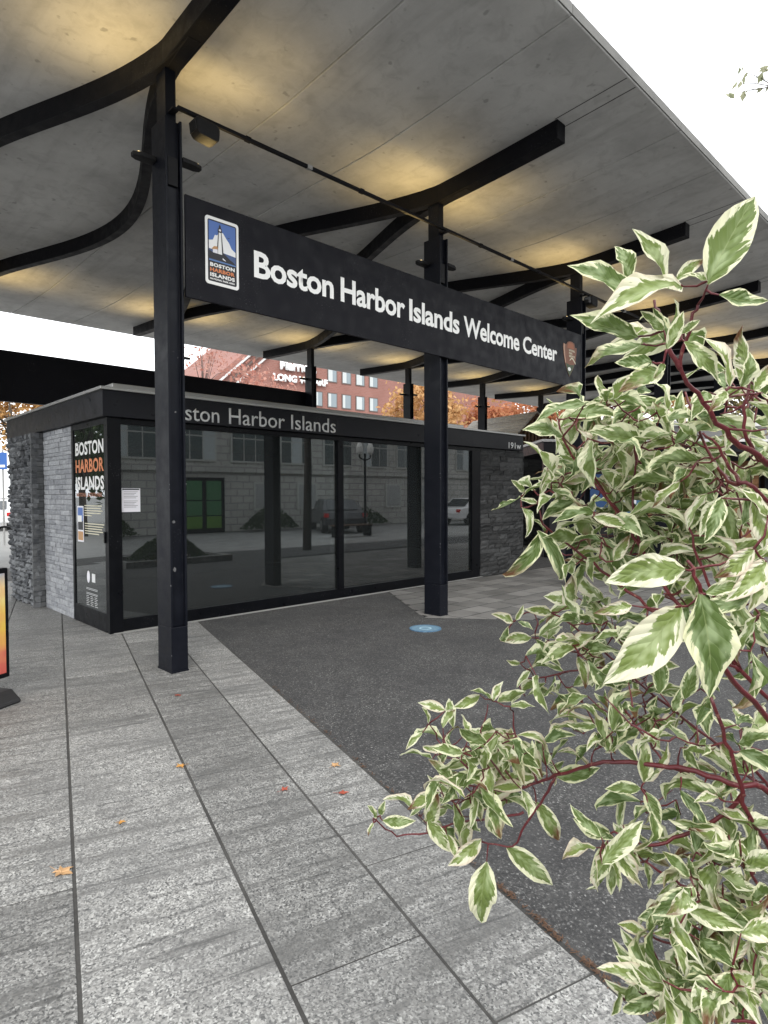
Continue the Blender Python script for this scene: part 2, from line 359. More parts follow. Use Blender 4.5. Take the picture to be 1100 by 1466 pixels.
for i, (q0, q1) in enumerate(qs):
    ps = known.get(i)
    if not ps:
        ps = [-1.5+rng.random()]
        while ps[-1] < 9: ps.append(ps[-1]+rng.uniform(1.3, 2.1))
    while ps[-1] < 13: ps.append(ps[-1]+rng.uniform(1.4, 2.1))
    ps = [-3.8]+ps
    for p0, p1 in zip(ps[:-1], ps[1:]):
        g = .0072 if i in (7,8,9) else .0055; dz = rng.uniform(-.0012, .0012); c0 = (p0+p1)/2; cq = (q0+q1)/2
        hp_l, hq = (p1-p0)/2-.0042, (q1-q0)/2-g
        mb = MB().box(-hq, hq, -hp_l, hp_l, -.03, 0)
        o = mb.build('granite_slab', mG, pav, bevel=.003); c = pq(c0, cq); o.location = (c.x, c.y, dz); o.rotation_euler = (rng.uniform(-.0006,.0006), rng.uniform(-.001,.001), PA-math.pi/2)
# asphalt
ap = [pq(-6,1.566), pq(9.5,1.566), Vector((10,9.2,0)), Vector((40,9.2,0)), Vector((40,1.2,0)), Vector((9,-1.0,0)), Vector((5,-3,0))]
ab = MB(); ab.add([Vector((v.x,v.y,-.004)) for v in ap], [tuple(range(len(ap)))])
tag(ab.build('asphalt_apron', mAsp), kind='structure')
# concrete pavers beside the second column
def clip(poly, n, d):     # keep n.p >= d
    out = []
    for i in range(len(poly)):
        a, b = poly[i], poly[(i+1) % len(poly)]; da = n[0]*a[0]+n[1]*a[1]-d; db = n[0]*b[0]+n[1]*b[1]-d
        if da >= 0: out.append(a)
        if (da >= 0) != (db >= 0):
            t = da/(da-db); out.append((a[0]+(b[0]-a[0])*t, a[1]+(b[1]-a[1])*t))
    return out
def hp(a, b):   # half plane left of a->b
    n = (-(b[1]-a[1]), b[0]-a[0]); return n, n[0]*a[0]+n[1]*a[1]
pvr = bpy.data.objects.new('paver_walk', None); col.objects.link(pvr); tag(pvr, kind='structure')
edges = [hp((5.95,5.42), (9.3,1.2)), hp((7.15,7.29), (5.95,5.42))]
row = 0; y = 7.22
while y > 1.8:
    x = 5.6+(.21 if row % 2 else 0)
    while x < 14.5:
        w_ = .44; poly = [(x+.010,y-.343),(x+w_-.010,y-.343),(x+w_-.010,y),(x+.010,y)]
        for n_, d_ in edges:
            poly = clip(poly, n_, d_) if poly else poly
        inpost = False
        if len(poly) >= 3:
            ar = abs(sum(poly[i][0]*poly[(i+1)%len(poly)][1]-poly[(i+1)%len(poly)][0]*poly[i][1] for i in range(len(poly))))/2
            if ar > .012:
                MB().prism(poly, -.02, .0035+rng.uniform(-.0008,.0012)).build('paver', mPav, pvr)
        x += w_
    y -= .364; row += 1
jb2 = MB(); jb2.add([(5.98,5.42,0.001),(9.2,1.4,0.001),(14.5,1.4,0.001),(14.5,7.27,0.001),(7.14,7.27,0.001)], [(0,1,2,3,4)]); jb2.build('paver_joint_bed', M('paver_joint', (.03,.03,.03), .9, .1), pvr)
pw2 = MB(); pw2.add([(14.52,1.8,.0005),(40,1.8,.0005),(40,9.0,.0005),(14.52,9.0,.0005)], [(0,1,2,3)]); tag(pw2.build('far_paving', mPav), kind='structure')
rb = MB(); rb.add([(-60,-8.2,-.012),(90,-8.2,-.012),(90,-.9,-.012),(-60,-.9,-.012)], [(0,1,2,3)]); tag(rb.build('street', mRoad), kind='structure')
# blue disc set in the asphalt
disc = thing('blue_marker_disc', 'round blue painted disc set flush in the dark asphalt near the middle column', 'disc', (5.465,4.94,0))
def ring(r0, r1, z0, z1, n=40):
    mb = MB(); vs = []; fs = []
    for k in range(n):
        a = 2*math.pi*k/n
        for r, z in ((r0,z0),(r1,z0),(r1,z1),(r0,z1)): vs.append((r*math.cos(a), r*math.sin(a), z))
    for k in range(n):
        j = (k+1) % n
        for e in range(4): fs.append((k*4+e, j*4+e, j*4+(e+1)%4, k*4+(e+1)%4))
    return mb.add(vs, fs)
def mk_disc(name, c0, c1):
    mt = M(name, rough=.6); q = N(mt); q.base(q.mix(q.g(q.noise(q.pos(), 30, 4, .7), 0, 1, .38, .7), c0, c1)); return mt
MB().prism([(.165*math.cos(2*math.pi*k/40), .165*math.sin(2*math.pi*k/40)) for k in range(40)], -.003, .0045).build('disc_plate', mk_disc('disc_blue', (.10,.20,.29), (.20,.31,.39)), disc)
ring(.166, .19, -.003, .0065).build('rim', mk_disc('disc_rim_blue', (.06,.14,.24), (.13,.23,.32)), disc)
ring(.055, .075, .0045, .0052).build('printed_ring', M('disc_pale', (.36,.52,.62), .6), disc)

# ------------------------------------------------------------------ canopy
S = 3.6715; BF, BB = 5.4233, 12.93
AC = lambda k: 2.54+k*S
def zc(B):
    if B < BF: return 5.58+.16*((BF-B)/2.62)**1.3
    if B > BB: return 5.58+.13*((B-BB)/3.0)**1.3
    return 5.58+.04*math.sin(math.pi*(B-BF)/(BB-BF))
can = thing('concrete_canopy', 'large thin concrete canopy carried on black curved steel beams over the plaza', 'canopy')
NB = 36; B_lo, B_hi = 2.80, 15.95
Bs = [B_lo+(B_hi-B_lo)*i/NB for i in range(NB+1)]
edgesA = [-3.2]
for k in range(0, 7): edgesA += [AC(k)-S/3, AC(k)+S/3]
edgesA = [a for a in edgesA if a > -3.3] + [AC(6)+S/3+1.2]
edgesA = sorted(set(edgesA))
for a0, a1 in zip(edgesA[:-1], edgesA[1:]):
    mb = MB(); vs = []; g = .004
    for b in Bs:
        z = zc(b); th = .10+.06*min(1, max(0, min(b-B_lo, B_hi-b))/1.2)
        vs += [(a0+g,b,z),(a1-g,b,z),(a1-g,b,z+th),(a0+g,b,z+th)]
    fs = []
    for i in range(NB):
        for e in range(4): fs.append((i*4+e, i*4+(e+1)%4, i*4+4+(e+1)%4, i*4+4+e))
    fs += [(0,1,2,3), (NB*4+3,NB*4+2,NB*4+1,NB*4)]
    mb.add(vs, fs).build('roof_panel', mCon, can, bevel=.012)
    MB().box(a0+g, a1-g, B_lo-.012, B_lo+.002, zc(B_lo)+.012, zc(B_lo)+.105).build('edge_face', mEdge, can)  # edge colour is weathered concrete, darkened further to offset the full sky light
MB().box(-3.2, AC(6)+S/3+1.2, B_lo+.3, B_hi-.3, 5.87, 5.89).build('roof_membrane', M('roof_grey', (.2,.2,.2), .8), can)
def lens(k, s, dz):
    path = []
    for i in range(49):
        t = i/48; B = BF-.55+(BB-BF+1.1)*t; off = 1.04*math.sin(math.pi*t)**2
        path.append((AC(k)+s*off, B, zc(B)-.20+dz))
    return path
for k in range(0, 7):
    MB().sweep([(AC(k), b, zc(b)-.20) for b in (3.60,4.0,4.4,4.8,5.1,BF-.1)], .17, .215).build('beam', mBeam, can, bevel=.006)
    MB().sweep([(AC(k), b, zc(b)-.20) for b in (BB+.1,13.2,13.6,14.0,14.5,15.02)], .17, .215).build('beam', mBeam, can, bevel=.006)
    for s, dz in ((-1,-.002),(1,-.004)):
        MB().sweep(lens(k, s, dz), .115, .215).build('curved_beam', mBeam, can, bevel=.006)
    for s in (-1, 1):
        MB().sweep([(AC(k)+s*.1, b, zc(b)-.002) for b in (B_lo+.02,3.1,3.4,3.62)], .010, .006).build('joint_line', mMortar, can)
# ------------------------------------------------------------------ columns
mWing = mk_steel('uplight_black', (.012,.012,.013), .5)
def column(A0, B0, label, lit=True):
    c = thing('steel_column', label, 'column', (A0, B0, 0), 0, 'black steel columns under the canopy')
    w_, d_ = .157, .28
    MB().box(0, w_, 0, d_, -.01, .41).build('base_sleeve', mSteel, c, bevel=.004)
    r, t = .045, .02
    sec = [(0,0),(t,0),(t,r),(w_-t,r),(w_-t,0),(w_,0),(w_,d_),(w_-t,d_),(w_-t,d_-r),(t,d_-r),(t,d_),(0,d_)]
    MB().prism(sec, .412, 4.93).build('shaft', mSteel, c, bevel=.003)
    MB().box(.03, w_-.03, .05, d_-.05, 4.93, 5.395).build('neck', mSteel, c, bevel=.003)
    MB().box(-.004, w_+.004, -.004, d_+.004, -.01, .012).build('base_plate', mSteel, c)
    MB().box(.03, w_-.03, .02, .05, 4.35, 4.60).build('junction_box', mWing, c, bevel=.004)
    for s in (-1, 1):
        x0 = -.005 if s < 0 else w_+.005
        ul = MB(); yc = .215 if s < 0 else .05
        ul.prism([(x0, yc-.055), (x0+s*.13, yc-.055), (x0+s*.20, yc-.02), (x0+s*.20, yc+.03), (x0+s*.15, yc+.055), (x0, yc+.055)], 4.585, 4.625)
        u_ = ul.build('uplight', mWing, c, bevel=.006)
        MB().box(x0+s*.16 if s<0 else x0+.05, x0-.05 if s<0 else x0+.16, yc-.035, yc+.035, 4.624, 4.629).build('lens', mEm, u_)
        L = bpy.data.lights.new('uplight_lamp', 'SPOT'); L.energy = UPW; L.color = (1,.70,.26); L.spot_size = R(118); L.spot_blend = 1; L.shadow_soft_size = .14
        lo = bpy.data.objects.new('uplight_lamp', L); col.objects.link(lo); lo.parent = u_; lo.location = (x0+s*.27, yc, 4.66); lo.rotation_euler = (R(180), s*R(14), 0)
    return c
UPW = 24
P0A, P0B = 2.4616, 5.2833
fl = ['black steel column nearest the camera, at the left end of the welcome sign', 'black steel column crossed by the middle of the welcome sign, behind the blue disc',
      'black steel column behind the right end of the welcome sign', 'fourth black column of the front row, seen through the shrub', 'fifth black column of the front row, behind the shrub', 'sixth black column of the front row, farthest right']
for k in range(6):
    c_ = column(P0A+k*S, P0B, fl[k])
    mRes = M('sticker_residue', (.13,.13,.135), .8); mChip = M('paint_chip', (.24,.24,.25), .7)
    for (x_, z_, w2, h2) in {0: ((.055,1.36,.03,.028),(.06,.93,.030,.042),(.085,2.35,.02,.015)), 1: ((.045,.72,.022,.02),)}.get(k, ()):
        pts = [(x_+w2*.5*math.cos(a)*rng.uniform(.7,1.2), z_+h2*.5*math.sin(a)*rng.uniform(.7,1.2)) for a in [i*.6283 for i in range(10)]]
        MB().prism(pts, .0435, .0449, 'y').build('sticker_residue', mRes, c_)
    for j in range(8 if k < 2 else 0):
        z_ = rng.uniform(.02,2.2); s_ = rng.choice((0,1)); x_ = 0 if s_ == 0 else .157; hh = rng.uniform(.004,.016)
        MB().prism([(x_-.0008,z_),(x_+rng.uniform(.001,.003),z_+hh*.3),(x_+.002,z_+hh*.8),(x_-.0008,z_+hh)], -.0008, rng.uniform(.001,.004), 'y').build('paint_chip', mChip, c_)
bl = ['first rear column at the left end of the dark rear panel', 'rear column hidden behind the nearest front column', 'rear column at the right end of the dark panel, in front of the hotel windows',
      'rear column above the kiosk roof, left of the middle front column', 'rear column above the kiosk roof, in front of the orange tree', 'rear column behind the right end of the welcome sign']
for k in range(6): column(P0A+k*S, BB-.14, bl[k])

# ------------------------------------------------------------------ welcome sign
SB = 5.2533
sg = thing('welcome_sign', 'long black hanging sign reading Boston Harbor Islands Welcome Center', 'sign', (0,0,0))
MB().box(2.627, 9.735, SB, SB+.026, 3.3805, 4.2909).build('sign_panel', mSign, sg, bevel=.003)
mSW = M('sign_white', (.90,.90,.88), .5)
for wd_, a0, a1, hh in (('Boston',3.333,4.334,.262),('Harbor',4.433,5.449,.268),('Islands',5.523,6.490,.268),('Welcome',6.579,7.897,.268),('Center',7.989,8.964,.258)):
    place_text('lettering', wd_, mSW, sg, (a0, SB-.0018, 3.722), a1-a0, hh, bold=.026, space=.97)
# emblem plate
lx0, lx1, lz0, lz1 = 2.816, 3.162, 3.550, 4.170
def rrect(x0, x1, z0, z1, r, n=5):
    pts = []
    for cx, cz, a0 in ((x1-r,z1-r,0),(x0+r,z1-r,90),(x0+r,z0+r,180),(x1-r,z0+r,270)):
        for i in range(n+1):
            a = R(a0+90*i/n); pts.append((cx+r*math.cos(a), cz+r*math.sin(a)))
    return pts
emb = flat('emblem_plate', rrect(lx0, lx1, lz0, lz1, .03), M('emblem_white', (.82,.82,.80), .5), sg, SB, t=.004)
LP = SB-.004
W_, H_ = lx1-lx0, lz1-lz0
def E(u, v): return (lx0+u*W_, lz0+v*H_)
def layer(name, pts, mat, lv): return flat(name, [E(*p) for p in pts], mat, emb, LP, t=.0006, off=.0008*lv)
flat('emblem_field', rrect(*[lx0+.07*W_, lx1-.07*W_, lz0+.045*H_, lz1-.045*H_], .018), mDark, emb, LP, t=.0006)
layer('emblem_sky', [(.10,.42),(.90,.42),(.90,.935),(.10,.935)], mBlue, 1)
layer('emblem_cloud', [(.10,.50),(.90,.48),(.90,.56),(.78,.60),(.70,.68),(.60,.74),(.52,.80),(.44,.80),(.34,.74),(.28,.74),(.22,.66),(.10,.64)], M('emblem_cloud_white', (.80,.80,.80), .5), 2)
layer('emblem_sea', [(.10,.36),(.90,.36),(.90,.49),(.10,.52)], M('emblem_navy', (.05,.09,.22), .5), 3)
layer('emblem_rock', [(.10,.375),(.90,.365),(.84,.40),(.72,.43),(.62,.47),(.54,.50),(.36,.49),(.22,.47),(.10,.50)], mDark, 4)
layer('emblem_tower_edge', [(.325,.47),(.53,.47),(.475,.80),(.375,.80)], mDark, 5)
layer('emblem_tower', [(.36,.47),(.485,.47),(.455,.79),(.395,.79)], M('emblem_tower_white', (.78,.78,.77), .5), 6)
layer('emblem_lantern', [(.36,.80),(.49,.80),(.48,.845),(.455,.86),(.45,.885),(.425,.915),(.40,.885),(.395,.86),(.37,.845)], mDark, 6)
layer('emblem_lamp', [(.395,.812),(.455,.812),(.455,.84),(.395,.84)], mPaper, 7)
layer('emblem_house', [(.21,.47),(.35,.47),(.35,.53),(.21,.52)], mPaper, 7)
layer('emblem_house_roof', [(.17,.515),(.36,.535),(.34,.575),(.24,.565)], mTan, 8)
layer('emblem_shore', [(.50,.40),(.60,.385),(.58,.40),(.50,.425)], mPaper, 8)
layer('emblem_bird', [(.62,.745),(.68,.755),(.70,.75),(.75,.76),(.70,.742),(.68,.747)], mDark, 3)
layer('emblem_band', [(.10,.345),(.90,.345),(.90,.365),(.10,.365)], mBlueL, 5)
for s, v, mt, hh in (('BOSTON', .265, mWhite, .058), ('HARBOR', .190, mOrange, .058), ('ISLANDS', .115, mWhite, .058), ('NATIONAL PARK AREA', .070, mWhite, .026)):
    place_text('emblem_lettering', s, mt, emb, (lx0+.13*W_, LP-.002, lz0+v*H_), .74*W_, hh*H_, bold=.05, space=1.1)
# arrowhead badge
ax0, ax1, az0, az1 = 9.141, 9.593, 3.540, 4.119
def AE(u, v): return (ax0+u*(ax1-ax0), az0+v*(az1-az0))
ah = flat('arrowhead_badge', [AE(*p) for p in [(.46,0),(.70,.22),(.88,.45),(.96,.72),(.98,.86),(.86,.86),(.80,.97),(.66,1.0),(.48,1.0),(.34,.97),(.26,.90),(.16,.88),(.04,.90),(.02,.80),(.06,.60),(.16,.36),(.30,.16)]], M('badge_brown', (.20,.085,.05), .6), sg, SB, t=.006)
AP = SB-.006
flat('badge_rim', [AE(*p) for p in [(.04,.90),(.02,.80),(.06,.60),(.16,.36),(.22,.37),(.15,.60),(.13,.80),(.15,.87)]], M('badge_tan', (.46,.28,.20), .6), ah, AP, t=.0006)
flat('badge_field', [AE(*p) for p in [(.46,.01),(.68,.22),(.80,.36),(.50,.33),(.20,.36),(.30,.16)]], M('badge_green', (.05,.075,.035), .6), ah, AP, t=.0006)
flat('badge_top', [AE(*p) for p in [(.30,.80),(.76,.80),(.74,.93),(.62,.97),(.46,.97),(.34,.92)]], M('badge_rust', (.34,.12,.06), .6), ah, AP, t=.0006)
flat('badge_bison', [AE(.45+.11*math.cos(a*.6283), .21+.055*math.sin(a*.6283)) for a in range(10)], mWhite, ah, AP, t=.0006, off=.001)
flat('badge_mountain', [AE(*p) for p in [(.46,.44),(.62,.52),(.68,.50),(.90,.38),(.88,.44),(.70,.545),(.60,.555),(.48,.48)]], mCream, ah, AP, t=.0006, off=.001)
for s, v in (('NATIONAL', .715), ('PARK', .635), ('SERVICE', .555)):
    wd = .42 if s != 'PARK' else .25
    place_text('badge_lettering', s, mCream, ah, (ax0+.42*(ax1-ax0), AP-.001, az0+v*(az1-az0)), wd*(ax1-ax0), .06*(az1-az0), bold=.03)
# rear panel on the back columns
rs = thing('rear_sign', 'plain dark sign panel on the rear columns, seen from behind over the kiosk', 'sign')
MB().box(-2.5, AC(2)+.10, BB+.145, BB+.24, 3.34, 4.28).build('sign_panel', mSign, rs, bevel=.004)
for k in range(0, 3): MB().box(AC(k)-.06, AC(k)+.06, BB+.12, BB+.146, 3.5, 4.1).build('bracket', mBeam, rs)
# ------------------------------------------------------------------ rail and floodlights
rl = thing('lighting_conduit', 'thin black conduit running past the column tops above the welcome sign', 'conduit')
MB().box(P0A+.10, AC(5)+.2, SB-.022, SB+.012, 5.000, 5.034).build('rail', mBeam, rl, bevel=.003)
for k in range(6): MB().box(AC(k)-.03, AC(k)+.03, SB-.03, SB+.10, 4.985, 5.0).build('rail_bracket', mBeam, rl)
for k in range(5):
    for j in range(1, 5):
        MB().box(AC(k)+j*S/5-.03, AC(k)+j*S/5+.03, SB-.026, SB+.016, 4.996, 5.038).build('coupling', mAlu if j == 2 else mBeam, rl)
def flood(A, lab):
    f_ = thing('floodlight', lab, 'floodlight', (A, SB-.01, 4.99), 0, 'floodlights on the conduit')
    sec = [(-.10,-.02),(-.085,-.13),(-.06,-.16),(.10,-.175),(.135,-.15),(.14,-.05),(.11,-.015),(-.07,.0)]
    MB().prism(sec, -.075, .075, 'y').build('housing', mWing, f_, bevel=.02)
    MB().box(-.03,.03,-.02,.02,-.02,.02).build('mount', mWing, f_)
    MB().prism([(-.101,-.03),(-.088,-.125),(-.092,-.125),(-.105,-.03)], -.06, .06, 'y').build('front_glass', M('flood_glass', (.03,.03,.03), .15), f_)
flood(2.80, 'boxy black floodlight on the conduit beside the nearest column'); flood(10.03, 'boxy black floodlight on the conduit right of the sign')

# ------------------------------------------------------------------ kiosk
KB, KA = 7.29, 2.66
ki = thing('visitor_kiosk', 'low black framed glass kiosk with slate walls under the canopy', 'kiosk', (0,0,0))
# shell behind the glass
MB().box(KA+.35, 11.15, 11.7, 11.8, 0, 2.5).build('rear_wall', mInt, ki)
MB().box(KA+.1, 11.0, KB+.12, 11.7, .001, .02).build('floor', M('kiosk_floor', (.06,.06,.065), .5), ki)
MB().box(KA+.06, 11.1, KB+.06, 11.75, 2.48, 2.55).build('ceiling', mInt, ki)
# front frame
fr = lambda *a: MB().box(*a).build('frame', mFrame, ki, bevel=.003)
fr(KA, 2.815, KB, KB+.06, 0, 2.5)
fr(2.815, 9.66, KB+.02, KB+.10, 0, .15); fr(2.815, 9.66, KB+.02, KB+.10, 2.43, 2.499)
for a0, a1 in ((6.09,6.20),(9.40,9.66)): fr(a0, a1, KB+.005, KB+.11, .15, 2.43)
fr(8.62, 8.68, KB+.01, KB+.10, .15, 2.43)
for a0, a1 in ((2.815,6.09),(6.20,8.62),(8.68,9.40)):
    MB().box(a0, a1, KB+.05, KB+.062, .15, 2.43).build('window_pane', mGlass, ki)
MB().box(6.3, 9.3, KB+.45, KB+.46, .62, 2.46).build('roller_shade', mShade, ki)
# side glass door
fr(KA+.001, KA+.07, KB+.061, KB+.11, .02, 2.499); fr(KA, KA+.07, 8.46, 8.53, .0, 2.5); fr(KA+.002, KA+.07, KB+.11, 8.46, 0, .22); fr(KA+.002, KA+.07, KB+.11, 8.46, 2.43, 2.499)
door = MB().box(KA+.012, KA+.024, KB+.11, 8.46, .22, 2.43).build('door_pane', mk_glass('door_glass', (.30,.33,.30), 2.0), ki)
MB().box(KA-.02, KA+.0, KB+.075, KB+.10, 1.05, 1.18).build('door_handle', mFrame, ki)
DX = KA+.0105
for s, z, mt in (('BOSTON', 2.10, mWhite), ('HARBOR', 1.885, mOrange), ('ISLANDS', 1.67, mWhite)):
    place_text('door_lettering', s, mt, door, (DX, 8.40, z), .96, .165, 'side', bold=.030, space=1.05)
place_text('door_lettering', 'NATIONAL & STATE PARK', mBrownOr, door, (DX, 8.39, 1.585), .90, .05, 'side', bold=.03)
def dflat(name, y0, y1, z0, z1, mat, off=0): return flat(name, [(y1,z0),(y0,z0),(y0,z1),(y1,z1)], mat, door, DX, 'side', t=.001, off=off)
dflat('door_emblem', 8.36, 8.14, 1.02, 1.47, mPaper); dflat('door_emblem_sky', 8.34, 8.16, 1.28, 1.45, mBlue, .0012); dflat('door_emblem_rock', 8.34, 8.16, 1.17, 1.28, mDark, .0012); dflat('door_emblem_cloud', 8.34, 8.20, 1.27, 1.35, mWhite, .0024); dflat('door_emblem_text', 8.34, 8.16, 1.04, 1.15, mTan, .0012)
for i, (z, y1) in enumerate(((1.47,7.52),(1.44,7.55),(1.41,7.50),(1.38,7.56),(1.35,7.85),(1.25,7.45),(1.22,7.48),(1.19,7.52),(1.16,7.50),(1.13,7.62))):
    dflat('door_small_print', 8.10, y1, z, z+.012, mCream)
flat('door_badge', [(8.00+.05*math.cos(a*.5236), .60+.075*math.sin(a*.5236)) for a in range(12)], mPaper, door, DX, 'side')
dflat('door_badge_square', 7.88, 7.77, .545, .65, mTextGrey)
for z in (.46,.445,.40,.385): dflat('door_small_line', 8.08, 7.70, z, z+.004, mTextGrey)
for y0 in (8.08, 7.94, 7.80):
    for j in range(6): dflat('door_small_line', y0, y0-.08-.02*(j % 2), .36-j*.022, .365-j*.022, mTextGrey)
# notice taped to the front glass
nt = tag(MB().box(2.83, 3.05, KB+.044, KB+.0455, 1.405, 1.685).build('paper_notice', mPaper), 'white printed notice taped to the kiosk glass beside the corner post', 'notice')
MB().box(2.84, 3.04, KB+.042, KB+.0435, 1.665, 1.680).build('notice_header', mDark, nt)
for j in range(11):
    if j == 5: continue
    MB().box(2.855, 3.02-.02*((j*7) % 3), KB+.0425, KB+.0435, 1.640-j*.018, 1.646-j*.018).build('printed_line', mInk, nt)
# fascia and roof
fa = MB().box(2.60, 11.05, 7.25, 11.45, 2.502, 2.80).build('fascia', mFascia, ki, bevel=.004)
MB().box(2.57, 11.10, 7.22, 11.50, 2.801, 2.835).build('roof_edge', mAlu, ki, bevel=.004)
MB().box(2.75, 9.2, 7.34, 11.3, 2.836, 2.90).build('roof_cap', mAlu, ki, bevel=.006)
for wd_, a0, a1, hh in (('Boston',3.29,4.06,.20),('Harbor',4.20,5.08,.208),('Islands',5.19,6.005,.208)):
    place_text('fascia_lettering', wd_, mTextGrey, fa, (a0, 7.2495, 2.530), a1-a0, hh, bold=.002, thick=.003)
place_text('fascia_number', '191w', mTextGrey, fa, (10.53, 7.2495, 2.53), .44, .125, bold=.006)
# slate walls
def stone_variants(n, rough_amt, seed):
    out = []; r = random.Random(seed)
    for i in range(n):
        # unit block: x 0..1 along, y 0..1 depth (front face y=0), z 0..1
        nx, nz = 4, 3; vs = []; fs = []
        for iz in range(nz):
            for ix in range(nx):
                e = ix in (0, nx-1) or iz in (0, nz-1)
                vs.append((ix/(nx-1), (rough_amt*.55 if e else 0)+r.uniform(0, rough_amt), iz/(nz-1)))
        for iz in range(nz-1):
            for ix in range(nx-1):
                a = iz*nx+ix; fs.append((a, a+1, a+nx+1, a+nx))
        b = len(vs); vs += [(0,1,0),(1,1,0),(1,1,1),(0,1,1)]
        bot = list(range(nx)); top = [(nz-1)*nx+i for i in range(nx)]; lf = [i*nx for i in range(nz)]; rt = [i*nx+nx-1 for i in range(nz)]
        fs += [tuple(bot[::-1])+(b, b+1), tuple(top)+(b+2, b+3), tuple(lf)+(b+3, b), tuple(rt[::-1])+(b+1, b+2)]
        mb = MB().add(vs, fs); out.append(mb.mesh('stone'))
    return out
def stone_wall(parent, length, height, ch, lmin, lmax, depth, mat, variants, proud, seed, frame):
    """frame(along, out, z): wall coordinates to world matrix; children of a backing part"""
    r = random.Random(seed); z = 0; n = 0
    for me in variants:
        if not me.materials: me.materials.append(mat)
    while z < height-.02:
        h = min(ch*r.uniform(.8, 1.2), height-z); x = 0
        while x < length-.005:
            l = r.uniform(lmin, lmax)
            if length-x-l < lmin*.6: l = length-x
            o = obj('stone', r.choice(variants), parent)
            out = r.uniform(-proud, proud)
            mtx = frame(x+.0025, out, z+.002) @ Matrix.Diagonal((l-.005, depth, h-.005, 1))
            o.matrix_basis = mtx; n += 1; x += l
        z += h
    return n
V_smooth = stone_variants(6, .12, 1); V_rough = stone_variants(8, .45, 2); V_dark = stone_variants(6, .25, 3); V_end = stone_variants(5, .15, 4)
mEnd = mk_stone('grey_slate', (.10,.105,.11), (.13,.135,.14), (.17,.175,.18))
def basis(o, ax, ay):  # columns: along, depth(into the wall), up
    ax = Vector(ax); ay = Vector(ay)
    def f(x, out, z):
        p = Vector(o)+ax*x-ay*out+Vector((0,0,z)); mt = Matrix.Identity(4)
        for i in range(3): mt[i][0] = ax[i]; mt[i][1] = ay[i]; mt[i][2] = (0,0,1)[i]; mt[i][3] = p[i]
        return mt
    return f
wp = MB().box(KA+.05, KA+.3, 8.532, 9.76, 0, 2.5).build('pale_slate_wall', mMortar, ki)
stone_wall(wp, 1.21, 2.498, .063, .16, .36, .06, mPale, V_smooth, .003, 11, basis((KA, 9.75, 0), (0,-1,0), (1,0,0)))
wr = MB().box(2.57, KA+.3, 9.80, 11.15, 0, 2.5).build('split_slate_wall', mMortar, ki)
stone_wall(wr, 1.38, 2.498, .078, .10, .30, .10, mRough, V_rough, .022, 12, basis((2.50, 11.13, 0), (0,-1,0), (1,0,0)))
stone_wall(wr, .16, 2.498, .082, .20, .30, .05, mEnd, V_end, .006, 13, basis((2.51, 9.752, 0), (1,0,0), (0,1,0)))
wd = MB().box(9.70, 11.13, KB+.05, KB+.35, 0, 2.5).build('dark_slate_wall', mMortar, ki)
stone_wall(wd, 1.48, 2.498, .088, .18, .46, .08, mDarkStone, V_dark, .010, 14, basis((9.68, KB+.005, 0), (1,0,0), (0,1,0)))
stone_wall(wd, .5, 2.498, .088, .3, .5, .05, mDarkStone, V_dark, .010, 15, basis((11.165, KB+.02, 0), (0,1,0), (-1,0,0)))
MB().box(2.7, 9.7, KB-.03, KB+.02, -.003, .006).build('sill_strip', M('sill_grey', (.30,.30,.29), .8), ki)


# ------------------------------------------------------------------ neighbouring booths
mWoodSlat = mk_stone('dark_wood', (.08,.042,.025), (.12,.065,.038), (.16,.09,.055)); mWoodWarm = mk_stone('cedar_board', (.16,.075,.035), (.22,.11,.05), (.28,.15,.075)); mShingle = mk_stone('weathered_shingle', (.34,.315,.28), (.44,.41,.365), (.54,.51,.46))
def frame_at(P, ang): return Vector(P), R(ang)
gk = thing('gabled_booth', 'small booth with grey boarded gable roof and dark slatted gable behind the kiosk', 'booth', (19.6, 12.3, 0), R(-12))
# local: x across the gable (viewer's right), y away from the viewer
MB().box(-1.15, 1.15, .1, 3.4, 0, 3.35).build('wall', mDarkStone, gk)
zt, ze, hw = 4.55, 3.45, 1.25
for s in (-1, 1):
    for j in range(9):
        t0, t1 = j/9, (j+1)/9
        x0, x1 = s*hw*(1-t0), s*hw*(1-t1); z0, z1 = ze+(zt-ze)*t0, ze+(zt-ze)*t1
        mb = MB(); nz = .05
        mb.add([(x0,-.05,z0+.03),(x1,-.05,z1),(x1,3.5,z1),(x0,3.5,z0+.03),(x0,-.05,z0+nz+.03),(x1,-.05,z1+nz),(x1,3.5,z1+nz),(x0,3.5,z0+nz+.03)], [(0,3,2,1),(4,5,6,7),(0,1,5,4),(1,2,6,5),(2,3,7,6),(3,0,4,7)])
        mb.build('roof_board', mShingle, gk)
MB().prism([(-1.1,3.36),(1.1,3.36),(0,4.42)], .12, .2, 'y').build('gable_back', mDark, gk)
for j in range(13):
    x = -1.02+j*.17; h = 4.46-abs(x)*.98
    if h > 3.45: MB().box(x-.045, x+.045, .02, .10, 3.36, h).build('gable_slat', mWoodSlat, gk)
for s in (-1,1): MB().sweep([(s*1.25,.0,3.36),(0,.0,4.44)], .06, .10).build('barge_board', mWoodSlat, gk)
b2 = thing('slate_booth', 'dark slate booth with a pale metal roof edge right of the kiosk', 'booth', (16.2, 11.0, 0), R(-33))
MB().box(-.5, 4.6, .3, 3.2, 0, 2.72).build('wall', mDarkStone, b2); MB().box(-.7, 4.8, .2, 3.4, 2.722, 2.96).build('fascia', mFascia, b2); MB().box(-.75, 4.85, .15, 3.45, 2.962, 3.03).build('roof_edge', mAlu, b2)
bw = b2.children[0]
for me in V_dark: pass
stone_wall(bw, 3.2, 2.7, .14, .3, .7, .08, mDarkStone, V_dark, .012, 21, basis((-.48, .26, 0), (1,0,0), (0,1,0)))
